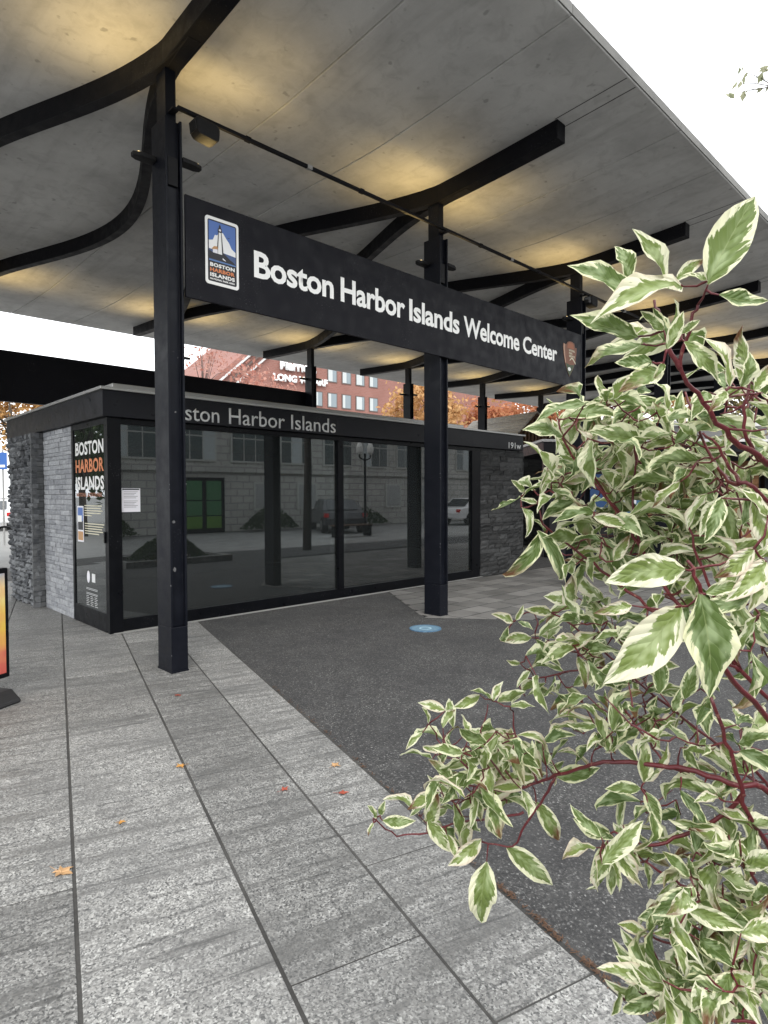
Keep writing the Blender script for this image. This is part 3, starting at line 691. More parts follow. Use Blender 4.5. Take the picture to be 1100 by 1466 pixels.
wb = thing('cedar_booth', 'open fronted booth with cedar board wall and white roof edge behind the shrub', 'booth', at(900, 700, 15.5)*1.0, R(-42))
wb.location.z = 0
MB().box(-2.0, 5.2, .5, .62, 0, 2.6).build('back_wall', mDark, wb)
for j in range(14):
    MB().box(.7, 3.6, .40, .46, .35+j*.15, .35+j*.15+.142).build('board', mWoodWarm, wb)
for x in (-2.0, .45, 2.25, 3.7, 5.1): MB().box(x-.07, x+.07, .2, .38, 0, 2.62).build('post', mFrame, wb)
MB().box(-2.3, 5.6, -.5, 2.2, 2.62, 2.86).build('fascia', mFascia, wb); MB().box(-2.35, 5.65, -.55, 2.25, 2.862, 2.92).build('roof_edge', M('white_flashing', (.7,.7,.7), .5), wb)
MB().box(-.5, 5.6, .0, 2.2, 3.30, 3.42).build('upper_roof', M('white_roof', (.7,.7,.7), .5), wb); MB().box(-.4, 5.5, .1, 2.1, 2.92, 3.30).build('upper_wall', M('upper_wall_grey', (.22,.22,.22), .7), wb)
for nm, x0, x1, z0, z1, mt in (('poster', -.9, -.1, .9, 2.1, M('poster_blue', (.03,.09,.24), .4)), ('poster', .02, .5, .8, 1.7, M('poster_sea', (.06,.16,.28), .4)), ('price_sheet', -.06, .28, 1.35, 1.68, mPaper)):
    MB().box(x0, x1, .17 if nm == 'price_sheet' else .19, .195, z0, z1).build(nm, mt, wb)

# ------------------------------------------------------------------ hotel beyond the trees
HA = R(-6); mBrick = mk_brick('red_brick', (.235,.110,.090), (.27,.128,.105), (.27,.18,.16), 1.2)
ht = thing('brick_hotel', 'red brick hotel with rows of square windows and white roof sign letters', 'hotel', (51.32, 59.29, 0), HA)
MB().prism([(-22.5,0),(36,0),(36,12),(31.2,16.0),(27.6,19.0),(27,24),(-7,24),(-22.5,10)], 0, 26, 'y').build('wall', mBrick, ht)
mHGl = M('hotel_glass', (.16,.20,.22), .12, .8); mHFr = M('hotel_window_frame', (.10,.07,.06), .6); mCurt = M('hotel_curtain', (.42,.45,.45), .7)
for z in (4.0, 7.0, 10.1, 13.25, 16.35):
    for i in range(-2 if z < 14 else -1, 3):
        u_ = -.4+i*2.12
        fw = MB().box(u_-.72, u_+.72, -.06, .02, z-.92, z+.92).build('window', mHFr, ht)
        MB().box(u_-.60, u_+.60, -.075, -.055, z-.80, z+.80).build('pane', mHGl, fw)
        MB().box(u_-.58, u_-.58+rng.uniform(.35,.9), -.085, -.073, z-.78, z+.78).build('curtain', mCurt, fw)
mStripe = M('roof_stripe_white', (.5,.5,.5), .5)
for j in range(3):
    o_ = j*1.0
    MB().prism([(-22.2+o_,9.6),(-21.9+o_,9.6),(-6.9+o_,23.2),(-7.2+o_,23.2)], -.35, -.05, 'y').build('roof_rib', mStripe if j != 1 else mHFr, ht)
mHSign = M('hotel_sign_white', (.85,.85,.85), .5)
place_text('roof_sign', 'Marriott', mHSign, ht, (-9.9, -.3, 16.1), 4.9, 1.25, bold=.05, thick=.1)
place_text('roof_sign', 'LONG WHARF', mHSign, ht, (-10.8, -.3, 14.75), 7.4, .85, bold=.05, thick=.1)
bpy.context.view_layer.update()

# ------------------------------------------------------------------ trees
def leaf_quads(pts, size, r, up=.3):
    vs = []; fs = []; rn = []
    for p in pts:
        n_ = Vector((r.gauss(0,1), r.gauss(0,1), r.gauss(0,1)+up)).normalized(); a = n_.orthogonal().normalized(); b = n_.cross(a)
        an = r.uniform(0, 6.28); a, b = a*math.cos(an)+b*math.sin(an), b*math.cos(an)-a*math.sin(an)
        s = size*r.uniform(.6, 1.3); o = len(vs)
        vs += [p-a*s, p+b*s*.55+n_*s*.15, p+a*s, p-b*s*.55+n_*s*.15]; fs.append((o,o+1,o+2,o+3)); x = r.random(); rn += [x]*4
    return vs, fs, rn
def leaf_mesh_obj(name, vs, fs, rn, mat, parent):
    me = bpy.data.meshes.new(name); me.from_pydata([tuple(v) for v in vs], [], fs); a = me.attributes.new('rnd', 'FLOAT', 'POINT'); a.data.foreach_set('value', rn)
    me.materials.append(mat); return obj(name, me, parent)
mBark = mk_stone('bark', (.05,.04,.035), (.07,.06,.05), (.09,.08,.07))
def tree(name, label, loc, h, rx, rz, mat, n, size, seed, group='trees around the plaza', trunk=.16, zc_=None, sparse=.0):
    r = random.Random(seed); t = thing(name, label, 'tree', loc, 0, group)
    zc_ = zc_ or h-rz
    tb = MB(); tb.tube([(0,0,-.05),(.05,.03,h*.25),(-.05,.06,zc_-rz*.3),(0,0,zc_+rz*.6)], [trunk, trunk*.8, trunk*.5, trunk*.12], 8)
    clumps = []
    for i in range(26):
        a = r.uniform(0, 6.28); e = math.asin(r.uniform(-.75, 1)); k = r.uniform(.5, 1.0)
        c = Vector((math.cos(a)*math.cos(e)*rx*k, math.sin(a)*math.cos(e)*rx*k, zc_+math.sin(e)*rz*k)); clumps.append((c, r.uniform(.22,.42)*rx))
        if i < 14:
            st = Vector((0,0,zc_-rz*r.uniform(.2,.8))); mid = st.lerp(c, .55)+Vector((0,0,.1*rz)); tb.tube([st, mid, c], [trunk*.35, trunk*.2, trunk*.05], 5)
    tb.build('trunk', mBark, t, smooth=True)
    pts = []
    for i in range(n):
        c, s = r.choice(clumps); d = Vector((r.gauss(0,1), r.gauss(0,1), r.gauss(0,.8))); pts.append(c+d*s*.55)
    leaf_mesh_obj('crown', *leaf_quads(pts, size, r), mat, t); return t
mRedL = mk_leaf_bg('red_pink_leaves', (.36,.15,.115), (.50,.29,.235)); mOrL = mk_leaf_bg('orange_leaves', (.40,.20,.075), (.56,.36,.17)); mFire = mk_leaf_bg('fiery_leaves', (.38,.13,.065), (.50,.24,.12)); mOliv = mk_leaf_bg('olive_leaves', (.16,.15,.05), (.30,.24,.10)); mGrn = mk_leaf_bg('dark_green_leaves', (.03,.055,.02), (.07,.10,.04)); mBrn = mk_leaf_bg('brown_orange_leaves', (.30,.15,.05), (.45,.27,.10))
def tr(px, py, d, **kw):
    p = at(px, py, d); return tree(loc=(p.x, p.y, 0), zc_=p.z, **kw)
tr(362, 606, 46, name='maple_tree', label='pink red maple tree in front of the hotel sign', h=12, rx=3.4, rz=4.2, mat=mRedL, n=2600, size=.20, seed=1)
tr(290, 540, 46, name='sparse_tree', label='thinly leaved tree against the white sky left of the hotel', h=12, rx=2.6, rz=3.4, mat=mRedL, n=420, size=.14, seed=2, trunk=.10)
tr(612, 588, 40, name='orange_tree', label='golden orange tree behind the middle front column', h=9, rx=2.6, rz=2.2, mat=mOrL, n=3000, size=.17, seed=3)
tr(705, 612, 42, name='fiery_tree', label='orange red tree in front of the plain brick hotel end', h=9, rx=2.0, rz=1.9, mat=mFire, n=2400, size=.16, seed=4)
tr(785, 585, 34, name='rust_tree', label='rust orange tree behind the gabled booth', h=8, rx=2.2, rz=1.6, mat=mFire, n=2200, size=.14, seed=5)
tr(745, 560, 60, name='bare_tree', label='grey nearly bare tree against the white sky beside the hotel end', h=16, rx=3.2, rz=4, mat=mBrn, n=500, size=.16, seed=6, trunk=.09)
tr(15, 590, 34, name='tawny_tree', label='tawny orange tree at the far left behind the slate wall', h=9, rx=2.4, rz=2.4, mat=mBrn, n=2600, size=.15, seed=7)
tr(1075, 545, 30, name='olive_tree', label='olive green tree behind the shrub at the right edge', h=10, rx=2.6, rz=2.6, mat=mOliv, n=3200, size=.14, seed=8)
tr(950, 560, 34, name='yellow_tree', label='yellow brown tree seen through the top of the shrub', h=9, rx=2.6, rz=2.0, mat=mBrn, n=2200, size=.15, seed=9)
for i, (x, y, m_) in enumerate(((-3.2,26,mGrn),(-7.5,33,mGrn),(-1.0,36,mBrn))):
    tree('plaza_tree', ['dark green tree mirrored in the glass door, nearest', 'dark green tree mirrored in the glass door, middle one', 'brown leaved tree mirrored in the glass door, farthest'][i], (x,y,0), 8, 3.2, 3.6, m_, 3600, .22, 30+i)
# branch reaching in at the upper right
mSyc = mk_leaf_bg('pale_green_leaves', (.22,.24,.14), (.36,.36,.24))
st_ = thing('street_tree', 'tree whose sparse leafy branch reaches in at the upper right against the sky', 'tree', (10.9, .2, 0))
tb = MB(); tb.tube([(0,0,-.05),(.05,0,2.5),(.0,.05,5.0),(.1,0,7.6)], [.13,.11,.08,.02], 9)
ends = []
for tx, ty, tz in ((-2.55,1.75,6.22),(-1.6,.4,7.4),(1.6,-1.0,6.8),(.4,-1.9,6.5),(-.2,.9,7.9)):
    b_ = Vector((tx,ty,tz)) if tz < 6.3 else Vector((tx,ty,tz))
    m1 = Vector((tx*.4, ty*.4, 5.2+(tz-5.2)*.55)); tb.tube([(0,.05,4.6), m1, b_*1.0], [.05,.03,.006], 6); ends.append(b_)
rr = random.Random(5)
tip = at(1080, 118, 7.0)-Vector((10.9,.2,0)); src = ends[0]
tw = [(1100,125),(1085,130),(1068,132),(1058,120),(1052,135),(1072,108),(1090,112),(1062,102),(1095,98)]
lv = []
for px, py in tw:
    p = at(px, py, 7.0+rr.uniform(-.15,.15))-Vector((10.9,.2,0)); a_ = at(1112, 124, 7.0)-Vector((10.9,.2,0)); tb.tube([a_, a_.lerp(p,.6)+Vector((0,0,.02)), p], [.006,.004,.002], 5); lv += [p+Vector((rr.gauss(0,.02),rr.gauss(0,.02),rr.gauss(0,.02))) for _ in range(2)]
tb.tube([Vector((-1.6,1.1,5.9)), at(1112,124,7.0)-Vector((10.9,.2,0))], [.012,.007], 5)
tb.build('trunk', mBark, st_, smooth=True)
for e in ends[1:]:
    lv += [e+Vector((rr.gauss(0,.5),rr.gauss(0,.5),rr.gauss(0,.4))) for _ in range(90)]
leaf_mesh_obj('crown', *leaf_quads(lv, .055, rr), mSyc, st_)

# ------------------------------------------------------------------ across the street (mirrored in the kiosk glass)
mLime = mk_brick('limestone_blocks', (.42,.415,.385), (.50,.49,.455), (.26,.255,.245), .8)
FB = -9.5
fa_ = thing('limestone_building', 'limestone building across the street mirrored in the kiosk glass', 'building', (0, FB, 0))
MB().box(-24, 60, -8, 0, 0, 2.6).build('base_wall', mLime, fa_)
MB().box(-24, 60, -8, -.25, 2.9, 6.9).build('upper_wall', mLime, fa_)
MB().box(-24, 60, -8, .12, 2.6, 2.9).build('string_course', mLime, fa_)
mWG = M('street_window_glass', (.10,.12,.12), .08, .6); mWF = M('street_window_frame', (.45,.45,.42), .6)
for i in range(16):
    x = -4+i*2.6
    for z0, z1 in ((3.05,5.2),):
        wf = MB().box(x, x+1.9, -.26, -.18, z0, z1).build('window', mWF, fa_)
        for a0, a1 in ((x+.08,x+.62),(x+.68,x+1.22),(x+1.28,x+1.82)):
            for b0, b1 in ((z0+.08,(z0+z1)/2-.03),((z0+z1)/2+.03,z1-.08)): MB().box(a0, a1, -.185, -.165, b0, b1).build('pane', mWG if (i*5+int(a0*3)) % 4 else mCurt, wf)
for x in (15.2, 17.6, 23.5, 26.2):
    wf = MB().box(x, x+1.2, .0, .06, .9, 2.2).build('window', mWF, fa_); MB().box(x+.1, x+1.1, .058, .07, 1.0, 2.1).build('pane', mShade, wf)
mGreenP = mk_disc('green_poster', (.03,.13,.05), (.08,.22,.09)); 
dr = MB().box(11.8, 13.7, 0, .1, 0, 2.35).build('door', mFrame, fa_)
for a0 in (11.95, 12.85):
    for z0, z1, mt in ((.2,.7,M('poster_moss', (.10,.22,.03), .4)),(.75,1.35,mGreenP),(1.4,2.2,mGreenP)): MB().box(a0, a0+.68, .1, .115, z0, z1).build('poster', mt, dr)
# lamp post, cars, bench, hedge
lp = thing('street_lamp', 'black street lamp with two globe lanterns mirrored in the kiosk glass', 'street lamp', (17.2, -4.2, 0))
MB().tube([(0,0,0),(0,0,.5),(0,0,3.3)], [.09,.055,.045], 10).build('post', mFrame, lp)
MB().tube([(-.3,0,3.25),(-.3,0,3.12),(0,0,3.0),(.3,0,3.12),(.3,0,3.25)], .03, 8).build('arm', mFrame, lp)
for x in (-.3,.3): MB().tube([(x,0,3.25),(x,0,3.35),(x,0,3.55),(x,0,3.7),(x,0,3.8)], [.06,.13,.14,.08,.01], 12).build('lantern', M('lantern_white', (.75,.74,.7), .4), lp)
mTyre = M('tyre', (.02,.02,.02), .8); mRim = M('rim', (.4,.4,.4), .3, metal=1); mCarGl = M('car_glass', (.02,.025,.03), .05, .8); mTail = M('tail_light', (.5,.02,.02), .2); mHead = M('head_light', (.8,.8,.8), .15)
def car(label, loc, rz, paint):
    c = thing('parked_car', label, 'car', loc, rz, 'cars parked across the street')
    prof = [(-2.25,.35),(-2.28,.62),(-2.15,.88),(-1.55,.96),(-.95,1.38),(.35,1.42),(1.05,1.02),(1.95,.90),(2.25,.68),(2.28,.35)]
    mb = MB(); secs = [(-.88,.0),(-.84,.03),(.84,.03),(.88,.0)]; vs = []; fs = []; n = len(prof)
    for y_, k in ((-.70,.06),(-.87,0),(.87,0),(.70,.06)):
        for x_, z_ in prof: vs.append((x_*(1-k*.3), y_ if z_ < 1.0 else y_*(.82 if abs(y_) > .8 else .9), z_ if k == 0 or z_ < .9 else z_+.02))
    order = [1, 2]
    for i in range(n): fs.append((n+i, n+(i+1)%n, 2*n+(i+1)%n, 2*n+i))
    fs.append(tuple(n+i for i in range(n))[::-1]); fs.append(tuple(2*n+i for i in range(n)))
    MB().add(vs, fs).build('body', paint, c, bevel=.05)
    for s in (-1,1):
        MB().prism([(-1.42,.97),(-.90,1.32),(-.30,1.34),(-.30,.97)], s*.80-.02, s*.80+.02, 'y').build('window', mCarGl, c); MB().prism([(-.22,.97),(-.22,1.34),(.28,1.34),(.90,.99)], s*.80-.02, s*.80+.02, 'y').build('window', mCarGl, c)
        for x_ in (-1.38, 1.40):
            wv = [(0+.33*math.cos(2*math.pi*k/20), .33*math.sin(2*math.pi*k/20)) for k in range(20)]
            wh = MB().prism([(x_+a, .33+b) for a, b in wv], s*.78-.1, s*.78+.12, 'y').build('wheel', mTyre, c); MB().prism([(x_+a*.62, .33+b*.62) for a, b in wv], s*.90-.01, s*.90+.015, 'y').build('rim', mRim, wh)
        MB().box(-2.30,-2.10, s*.80-.12, s*.80+.06, .68, .84).build('tail_light', mTail, c); MB().box(2.05,2.28, s*.74-.12, s*.74+.08, .60, .72).build('headlight', mHead, c)
    MB().add([(-1.60,-.66,.985),(-1.60,.66,.985),(-1.0,.60,1.365),(-1.0,-.60,1.365)], [(0,1,2,3)]).build('rear_window', mCarGl, c); MB().add([(1.10,-.66,1.03),(1.10,.66,1.03),(.42,.60,1.42),(.42,-.60,1.42)], [(0,1,2,3)]).build('windscreen', mCarGl, c)
    return c
car('dark grey saloon parked across the street, mirrored in the glass with a red tail light', (17.6,-6.6,0), R(-62), M('car_grey', (.05,.05,.055), .25, .6)); car('white car parked farther along, mirrored at the right end of the glass', (27.0,-6.2,0), R(0), M('car_white', (.75,.75,.75), .25, .6))
vw = at(-6, 735, 30); car('white car standing in the street at the far left edge', (vw.x, vw.y, 0), R(70), M('car_pale', (.72,.73,.75), .25, .6))
be = thing('park_bench', 'low dark bench across the street mirrored in the kiosk glass', 'bench', (15.6,-3.2,0))
for y_ in (-.15, 0, .15): MB().box(-.9,.9,y_-.06,y_+.06,.42,.46).build('seat_slat', mWoodSlat, be)
for x_ in (-.8,.8): MB().box(x_-.04,x_+.04,-.2,.2,0,.42).build('leg', mFrame, be)
def hedge(label, loc, rx, ry, h, mat, seed, n=1600, size=.05):
    r = random.Random(seed); hd = thing('hedge_shrub', label, 'shrub', loc, 0, 'low shrubs in the street planters')
    pts = []
    for i in range(n):
        a = r.uniform(0,6.28); k = r.random()**.4; zz = r.random()
        pts.append(Vector((math.cos(a)*rx*k*(1-.4*zz), math.sin(a)*ry*k*(1-.4*zz), .12+zz*h*(1-.5*k*k))))
    leaf_mesh_obj('foliage', *leaf_quads(pts, size, r), mat, hd)
    sm = MB()
    for i in range(7): a = r.uniform(0,6.28); sm.tube([(0,0,-.02),(math.cos(a)*rx*.5,math.sin(a)*ry*.5,h*.7)], [.012,.004], 5)
    sm.build('stems', mBark, hd)
hedge('dark green shrub in a planter mirrored low in the left pane', (6.6,.4,0), 1.0,.6,.55, mGrn, 41, 2200, .045)
hedge('low green hedge at the foot of the limestone wall, left of the bench', (15.6,-8.7,0), 1.6,.5,1.0, mGrn, 42, 1800, .06); hedge('low green hedge at the foot of the limestone wall, mirrored right', (20.8,-8.5,0), 2.2,.5,.9, mGrn, 43, 1800, .06); hedge('low green hedge by the green door', (8.2,-8.5,0), 1.4,.6,1.0, mGrn, 44, 1500, .06)
pk = thing('planter_kerb', 'granite kerb round the planter mirrored low in the left pane', 'kerb', (6.6,.4,0))
for a in ((-1.3,1.3,-.75,-.63),(-1.3,1.3,.63,.75),(-1.3,-1.18,-.63,.63),(1.18,1.3,-.63,.63)): MB().box(a[0],a[1],a[2],a[3],-.02,.14).build('kerb_stone', mG, pk)

# ------------------------------------------------------------------ left edge: poster stand, bike hoop, blue sign
ab_ = thing('poster_stand', 'black framed colourful poster stand on a rubber base at the left edge', 'poster stand', (.82,5.40,0), R(28))
MB().box(-.42,.485,-.03,.03,.16,1.03).build('poster_frame', mFrame, ab_, bevel=.008)
def mk_poster():
    mt = M('poster_print', rough=.4); q = N(mt); p = q.pos(src='Object'); s_ = q.n('ShaderNodeSeparateXYZ'); q.link(p, s_.inputs[0])
    c = q.ramp(q.g(s_.outputs[2], 0, 1, .2, 1.0), [(.0,(.55,.10,.08)),(.22,(.60,.16,.10)),(.30,(.70,.42,.06)),(.6,(.75,.55,.10)),(.85,(.80,.68,.35)),(1,(.2,.35,.5))]); q.base(q.mix(q.g(q.noise(p, 6, 2), 0, .5, .4, .6), c, (.7,.3,.12))); return mt
MB().box(-.38,.45,-.034,-.031,.20,.99).build('poster', mk_poster(), ab_)
MB().box(.10,.16,-.03,.03,.06,.17).build('clamp', mFrame, ab_); MB().box(-.25,-.19,-.03,.03,.06,.17).build('clamp', mFrame, ab_)
MB().prism([(-.24,0),(.24,0),(.24,.03),(.15,.10),(-.15,.10),(-.24,.03)], -.46, .40, 'x').build('rubber_base', M('rubber', (.015,.015,.016), .6), ab_, bevel=.015)
hp_ = at(7, 770, 16); bh = thing('bike_hoop', 'black bicycle hoop standing beyond the slate wall at the left edge', 'bike rack', (hp_.x, hp_.y, 0), R(-40))
MB().tube([(-.3,0,0)]+[(.3*-math.cos(R(a)),0,.5+.3*math.sin(R(a))) for a in range(0,181,15)]+[(.3,0,0)], .03, 10).build('hoop', mFrame, bh, smooth=True)
sp_ = at(4, 665, 20); bs = thing('blue_sign', 'small blue sign on a grey post at the far left edge', 'sign', (sp_.x, sp_.y, 0), R(-44))
MB().tube([(0,0,0),(0,0,3.1)], .03, 8).build('post', mAlu, bs); MB().box(-.30,.16,-.05,-.03,2.45,3.0).build('sign_plate', M('blue_plate', (.03,.12,.40), .4), bs); MB().box(-.25,.10,-.056,-.051,2.52,2.60).build('white_stripe', mWhite, bs)

# ------------------------------------------------------------------ fallen leaves and litter
def star_leaf(seed, lobes=5, depth=.45):
    r = random.Random(seed); pts = [(0,0,.004)]; n = lobes*4
    for i in range(n):
        a = 2*math.pi*i/n; k = 1 if i % 4 == 0 else (.62 if i % 2 else depth)
        k *= r.uniform(.85,1.12)*(1.0+.25*math.cos(a)); pts.append((k*math.cos(a), k*math.sin(a), r.uniform(.04,.26)))
    fs = [(0, i+1, (i+1) % n+1) for i in range(n)]
    mb = MB().add(pts, fs); mb.tube([(-.2,0,.06),(-.9,.05,.10),(-1.4,.15,.16)], [.03,.025,.02], 4); return mb
def mk_fallen(name, c0, c1):
    mt = M(name, rough=.65); q = N(mt); q.base(q.mix(q.noise(q.pos(), 60, 3), c0, c1)); return mt
mF1 = mk_fallen('fallen_tan', (.36,.20,.09), (.52,.33,.17)); mF2 = mk_fallen('fallen_orange', (.42,.18,.04), (.55,.31,.08)); mF3 = mk_fallen('fallen_red', (.26,.045,.03), (.38,.09,.05))
for i, (x, y, s, mt, lab) in enumerate(((.81,2.81,.052,mF1,'large tan maple leaf lying by the left paving joint'), (1.65,3.43,.032,mF2,'yellow orange leaf on the paving joint below the nearest column'), (2.22,4.67,.034,mF3,'dark red leaf on the granite just below the nearest column'), (1.15,3.04,.026,mF2,'small curled orange leaf on the wide left slab'),
        (2.30,2.80,.036,mF1,'pale orange maple leaf near the asphalt edge'), (1.91,2.76,.030,mF3,'small red leaf beside the right paving joint'), (2.11,2.51,.034,mF3,'red leaf nearest the shrub branch tip on the granite'))):
    o = star_leaf(i+3).build('fallen_leaf', mt); o.location = (x, y, .003); o.scale = (s,s,s*.8); o.rotation_euler = (rng.uniform(-.1,.1), rng.uniform(-.1,.1), rng.uniform(0,6.28)); tag(o, lab, 'leaf', 'fallen leaves on the granite')
lb = MB(); r = random.Random(99)
for i in range(2200):
    p = r.uniform(-.6, 2.3) if r.random() < .85 else r.uniform(2.3, 5)
    if mnoise.noise(Vector((p*5, 0, 0))) < .05 and r.random() < .8: continue
    dq = abs(r.gauss(0, .010 if p > 1.4 else .024)); c = pq(p, 1.572+dq*(1 if r.random() < .75 else -.6))
    a = r.uniform(0,6.28); l = r.uniform(.003,.014); wd_ = r.uniform(.0008,.0025); z = .001+r.random()*.006
    d = Vector((math.cos(a),math.sin(a),r.uniform(-.2,.2)))*l; e = Vector((-math.sin(a),math.cos(a),0))*wd_; c.z = z; lb.add([c-d-e,c+d-e,c+d+e,c-d+e], [(0,1,2,3)])
mLit = mk_fallen('litter_brown', (.05,.026,.014), (.15,.08,.045)); tag(lb.build('leaf_litter', mLit), 'brown needle and leaf litter along the asphalt edge', 'litter', kind='stuff')

# ------------------------------------------------------------------ variegated shrub in the foreground
r = random.Random(2024)
def leaf_variant(seed, curl=.5, fold=.35, wave=.06, wid=.36, twist=.2):
    """unit leaf along +x from 0 to 1, width along y, upper side +z"""
    q = random.Random(seed); nu, nv = 9, 5; vs = []; uvs = []; fs = []
    ph = q.uniform(0, 6.28); asym = q.uniform(-.04, .04)
    x = z = 0.0; ang = curl*.35
    for i in range(nu):
        u_ = i/(nu-1)
        if i: x += math.cos(ang)/(nu-1); z += math.sin(ang)/(nu-1); ang -= curl*1.5/(nu-1)*(.4+1.2*u_)
        w_ = wid*(math.sin(math.pi*min(1, u_**.82*1.0))**.85)*(1-.25*u_**3) if 0 < u_ < 1 else (.02 if u_ == 0 else .0)
        tw = twist*u_
        for j in range(nv):
            v_ = j/(nv-1)*2-1
            yy = v_*w_/2; zz = abs(v_)**1.3*w_/2*fold+wave*w_*math.sin(u_*11+ph+(1.7 if v_ > 0 else 0))*abs(v_)
            yy, zz = yy*math.cos(tw)-zz*math.sin(tw), yy*math.sin(tw)+zz*math.cos(tw)
            vs.append((x-zz*math.sin(ang), yy+asym*math.sin(math.pi*u_), z+zz*math.cos(ang))); uvs.append((u_, (v_+1)/2))
    for i in range(nu-1):
        for j in range(nv-1):
            a = i*nv+j; fs.append((a, a+nv, a+nv+1, a+1))
    # scale so that base-tip distance is 1 and tip lies on +x
    tip = Vector(vs[(nu-1)*nv+nv//2]); L = tip.length; rot = tip.rotation_difference(Vector((1,0,0))) if L > 1e-6 else None
    vs = [tuple((rot @ Vector(v))/L) for v in vs]
    return vs, fs, uvs
VAR = [leaf_variant(i, *p) for i, p in enumerate([(.35,.35,.10,.40,.1),(.6,.45,.16,.36,.3),(.2,.25,.12,.44,-.2),(.9,.5,.2,.30,.5),(-.25,.4,.14,.38,.2),(1.2,.6,.22,.27,-.5),(.5,.7,.2,.36,.7),(.7,.3,.25,.42,-.35),(1.6,.7,.25,.20,.8),(.3,.55,.18,.33,-.6),(1.0,.8,.3,.28,1.0),(-.6,.6,.3,.30,-.9),(.8,.9,.25,.34,.4),(1.3,.4,.35,.26,.9),(.25,.22,.14,.50,.05)])]
def leaf_me(i):
    vs, fs, uvs = VAR[i]; me = bpy.data.meshes.new('leaf'); me.from_pydata(vs, [], fs); uvl = me.uv_layers.new(name='UVMap')
    for lp_ in me.loops: uvl.data[lp_.index].uv = uvs[lp_.vertex_index]
    a = me.attributes.new('rnd', 'FLOAT', 'POINT'); a.data.foreach_set('value', [i*.137]*len(vs)); me.polygons.foreach_set('use_smooth', [True]*len(fs)); me.materials.append(mLeaf); return me
LME = [leaf_me(i) for i in range(len(VAR))]

SHB = Vector((1.62, .02, 0))
shrub = thing('variegated_shrub', 'large shrub with cream edged green leaves and red stems at the right', 'shrub', (0,0,0))
def zpt(z0, x, y, sx): return (z0[0]+x/sx, z0[1]+y/sx)
hub = at(1330, 1560, 1.25)
# main stems: sighted points (px, py, distance) from the tip inwards, each ends at the crown of roots
stems = [
 ([(1002,436,.70),(985,470,.71),(975,528,.72),(1000,565,.73),(1030,605,.74),(1062,640,.76),(1100,665,.78),(1200,800,.9)], .0022, .0062),
 ([(938,430,.73),(948,460,.73),(960,497,.72),(975,528,.72)], .002, .004),
 ([(1006,618,.80),(1038,652,.80),(1058,688,.80),(1098,718,.80),(1220,900,.95)], .002, .005),
 ([(980,560,.95),(1012,640,.92),(1045,690,.84),(1060,690,.80)], .002, .004),
 ([(824,648,1.02),(872,711,1.02),(901,752,1.0),(917,784,1.0),(960,850,.98),(1060,960,.95),(1200,1150,1.05)], .0022, .0055),
 ([(776,750,1.02),(826,788,1.02),(872,825,1.01),(930,870,1.0),(1010,930,.97),(1060,960,.95)], .002, .0045),
 ([(745,880,1.18),(790,877,1.18),(849,918,1.16),(900,965,1.12),(980,1030,1.05),(1055,1090,1.0),(1130,1180,1.05)], .0018, .0042),
 ([(740,975,1.2),(800,965,1.18),(870,955,1.14),(900,965,1.12)], .0016, .003),
 ([(985,800,.66),(1000,835,.66),(1022,900,.68),(1040,960,.72),(1100,1030,.78),(1210,1180,.95)], .0022, .0064),
 ([(1020,1000,.86),(1040,1060,.87),(1060,1122,.88),(1074,1168,.90),(1150,1290,1.0)], .003, .0058),
 ([(660,1120,1.14),(700,1130,1.12),(735,1133,1.11),(770,1120,1.10),(795,1112,1.08),(830,1100,1.04),(864,1093,1.0),(943,1096,.96),(997,1106,.93),(1060,1126,.90),(1110,1140,.92),(1220,1280,1.05)], .002, .0068),
 ([(690,1205,1.12),(735,1212,1.11),(752,1180,1.10),(780,1140,1.09),(795,1112,1.08)], .0018, .0035),
 ([(535,1170,1.14),(560,1193,1.14),(600,1194,1.14),(650,1180,1.13),(700,1172,1.12),(752,1165,1.10)], .0016, .003),
 ([(625,1060,1.15),(660,1090,1.14),(700,1130,1.12)], .0016, .003),
 ([(735,1020,1.14),(740,1060,1.13),(760,1100,1.11),(770,1120,1.10)], .0016, .003),
 ([(700,1010,1.16),(690,1060,1.15),(720,1110,1.12),(735,1133,1.11)], .0014, .003),
 ([(878,1190,.96),(910,1206,.95),(945,1209,.94),(990,1192,.93),(1035,1168,.92),(1066,1136,.90)], .002, .0048),
 ([(985,1104,.94),(960,1098,.96),(935,1070,.98),(905,1030,1.0),(895,1015,1.0)], .0025, .0016),
 ([(925,1234,.93),(965,1260,.92),(1000,1280,.91),(1050,1290,.90),(1110,1306,.92),(1230,1420,1.05)], .002, .005),
 ([(925,1337,.92),(960,1352,.91),(985,1361,.90),(1015,1361,.90),(1080,1380,.9),(1180,1450,1.0)], .0018, .0042),
 ([(930,1420,.88),(980,1440,.87),(1050,1460,.86),(1130,1500,.9)], .0018, .004),
 ([(1040,1225,.9),(1080,1250,.9),(1110,1306,.92)], .002, .004),
 ([(1075,520,.76),(1068,580,.76),(1075,640,.77),(1100,665,.78)], .002, .0035),
 ([(800,600,1.0),(812,640,1.0),(850,690,1.01),(901,752,1.0)], .0018, .0035),
 ([(905,610,1.0),(912,660,1.0),(905,720,1.0),(917,784,1.0)], .0018, .003),
 ([(985,740,.92),(1000,800,.92),(1030,870,.92),(1060,960,.95)], .002, .0035),
]
def smooth_path(pts, n=4):
    out = []
    for i in range(len(pts)-1):
        p0 = pts[max(i-1,0)]; p1 = pts[i]; p2 = pts[i+1]; p3 = pts[min(i+2,len(pts)-1)]
        for k in range(n):
            t = k/n; out.append(.5*((2*p1)+(p2-p0)*t+(2*p0-5*p1+4*p2-p3)*t*t+(3*p1-p0-3*p2+p3)*t*t*t))
    out.append(pts[-1]); return out
net = []
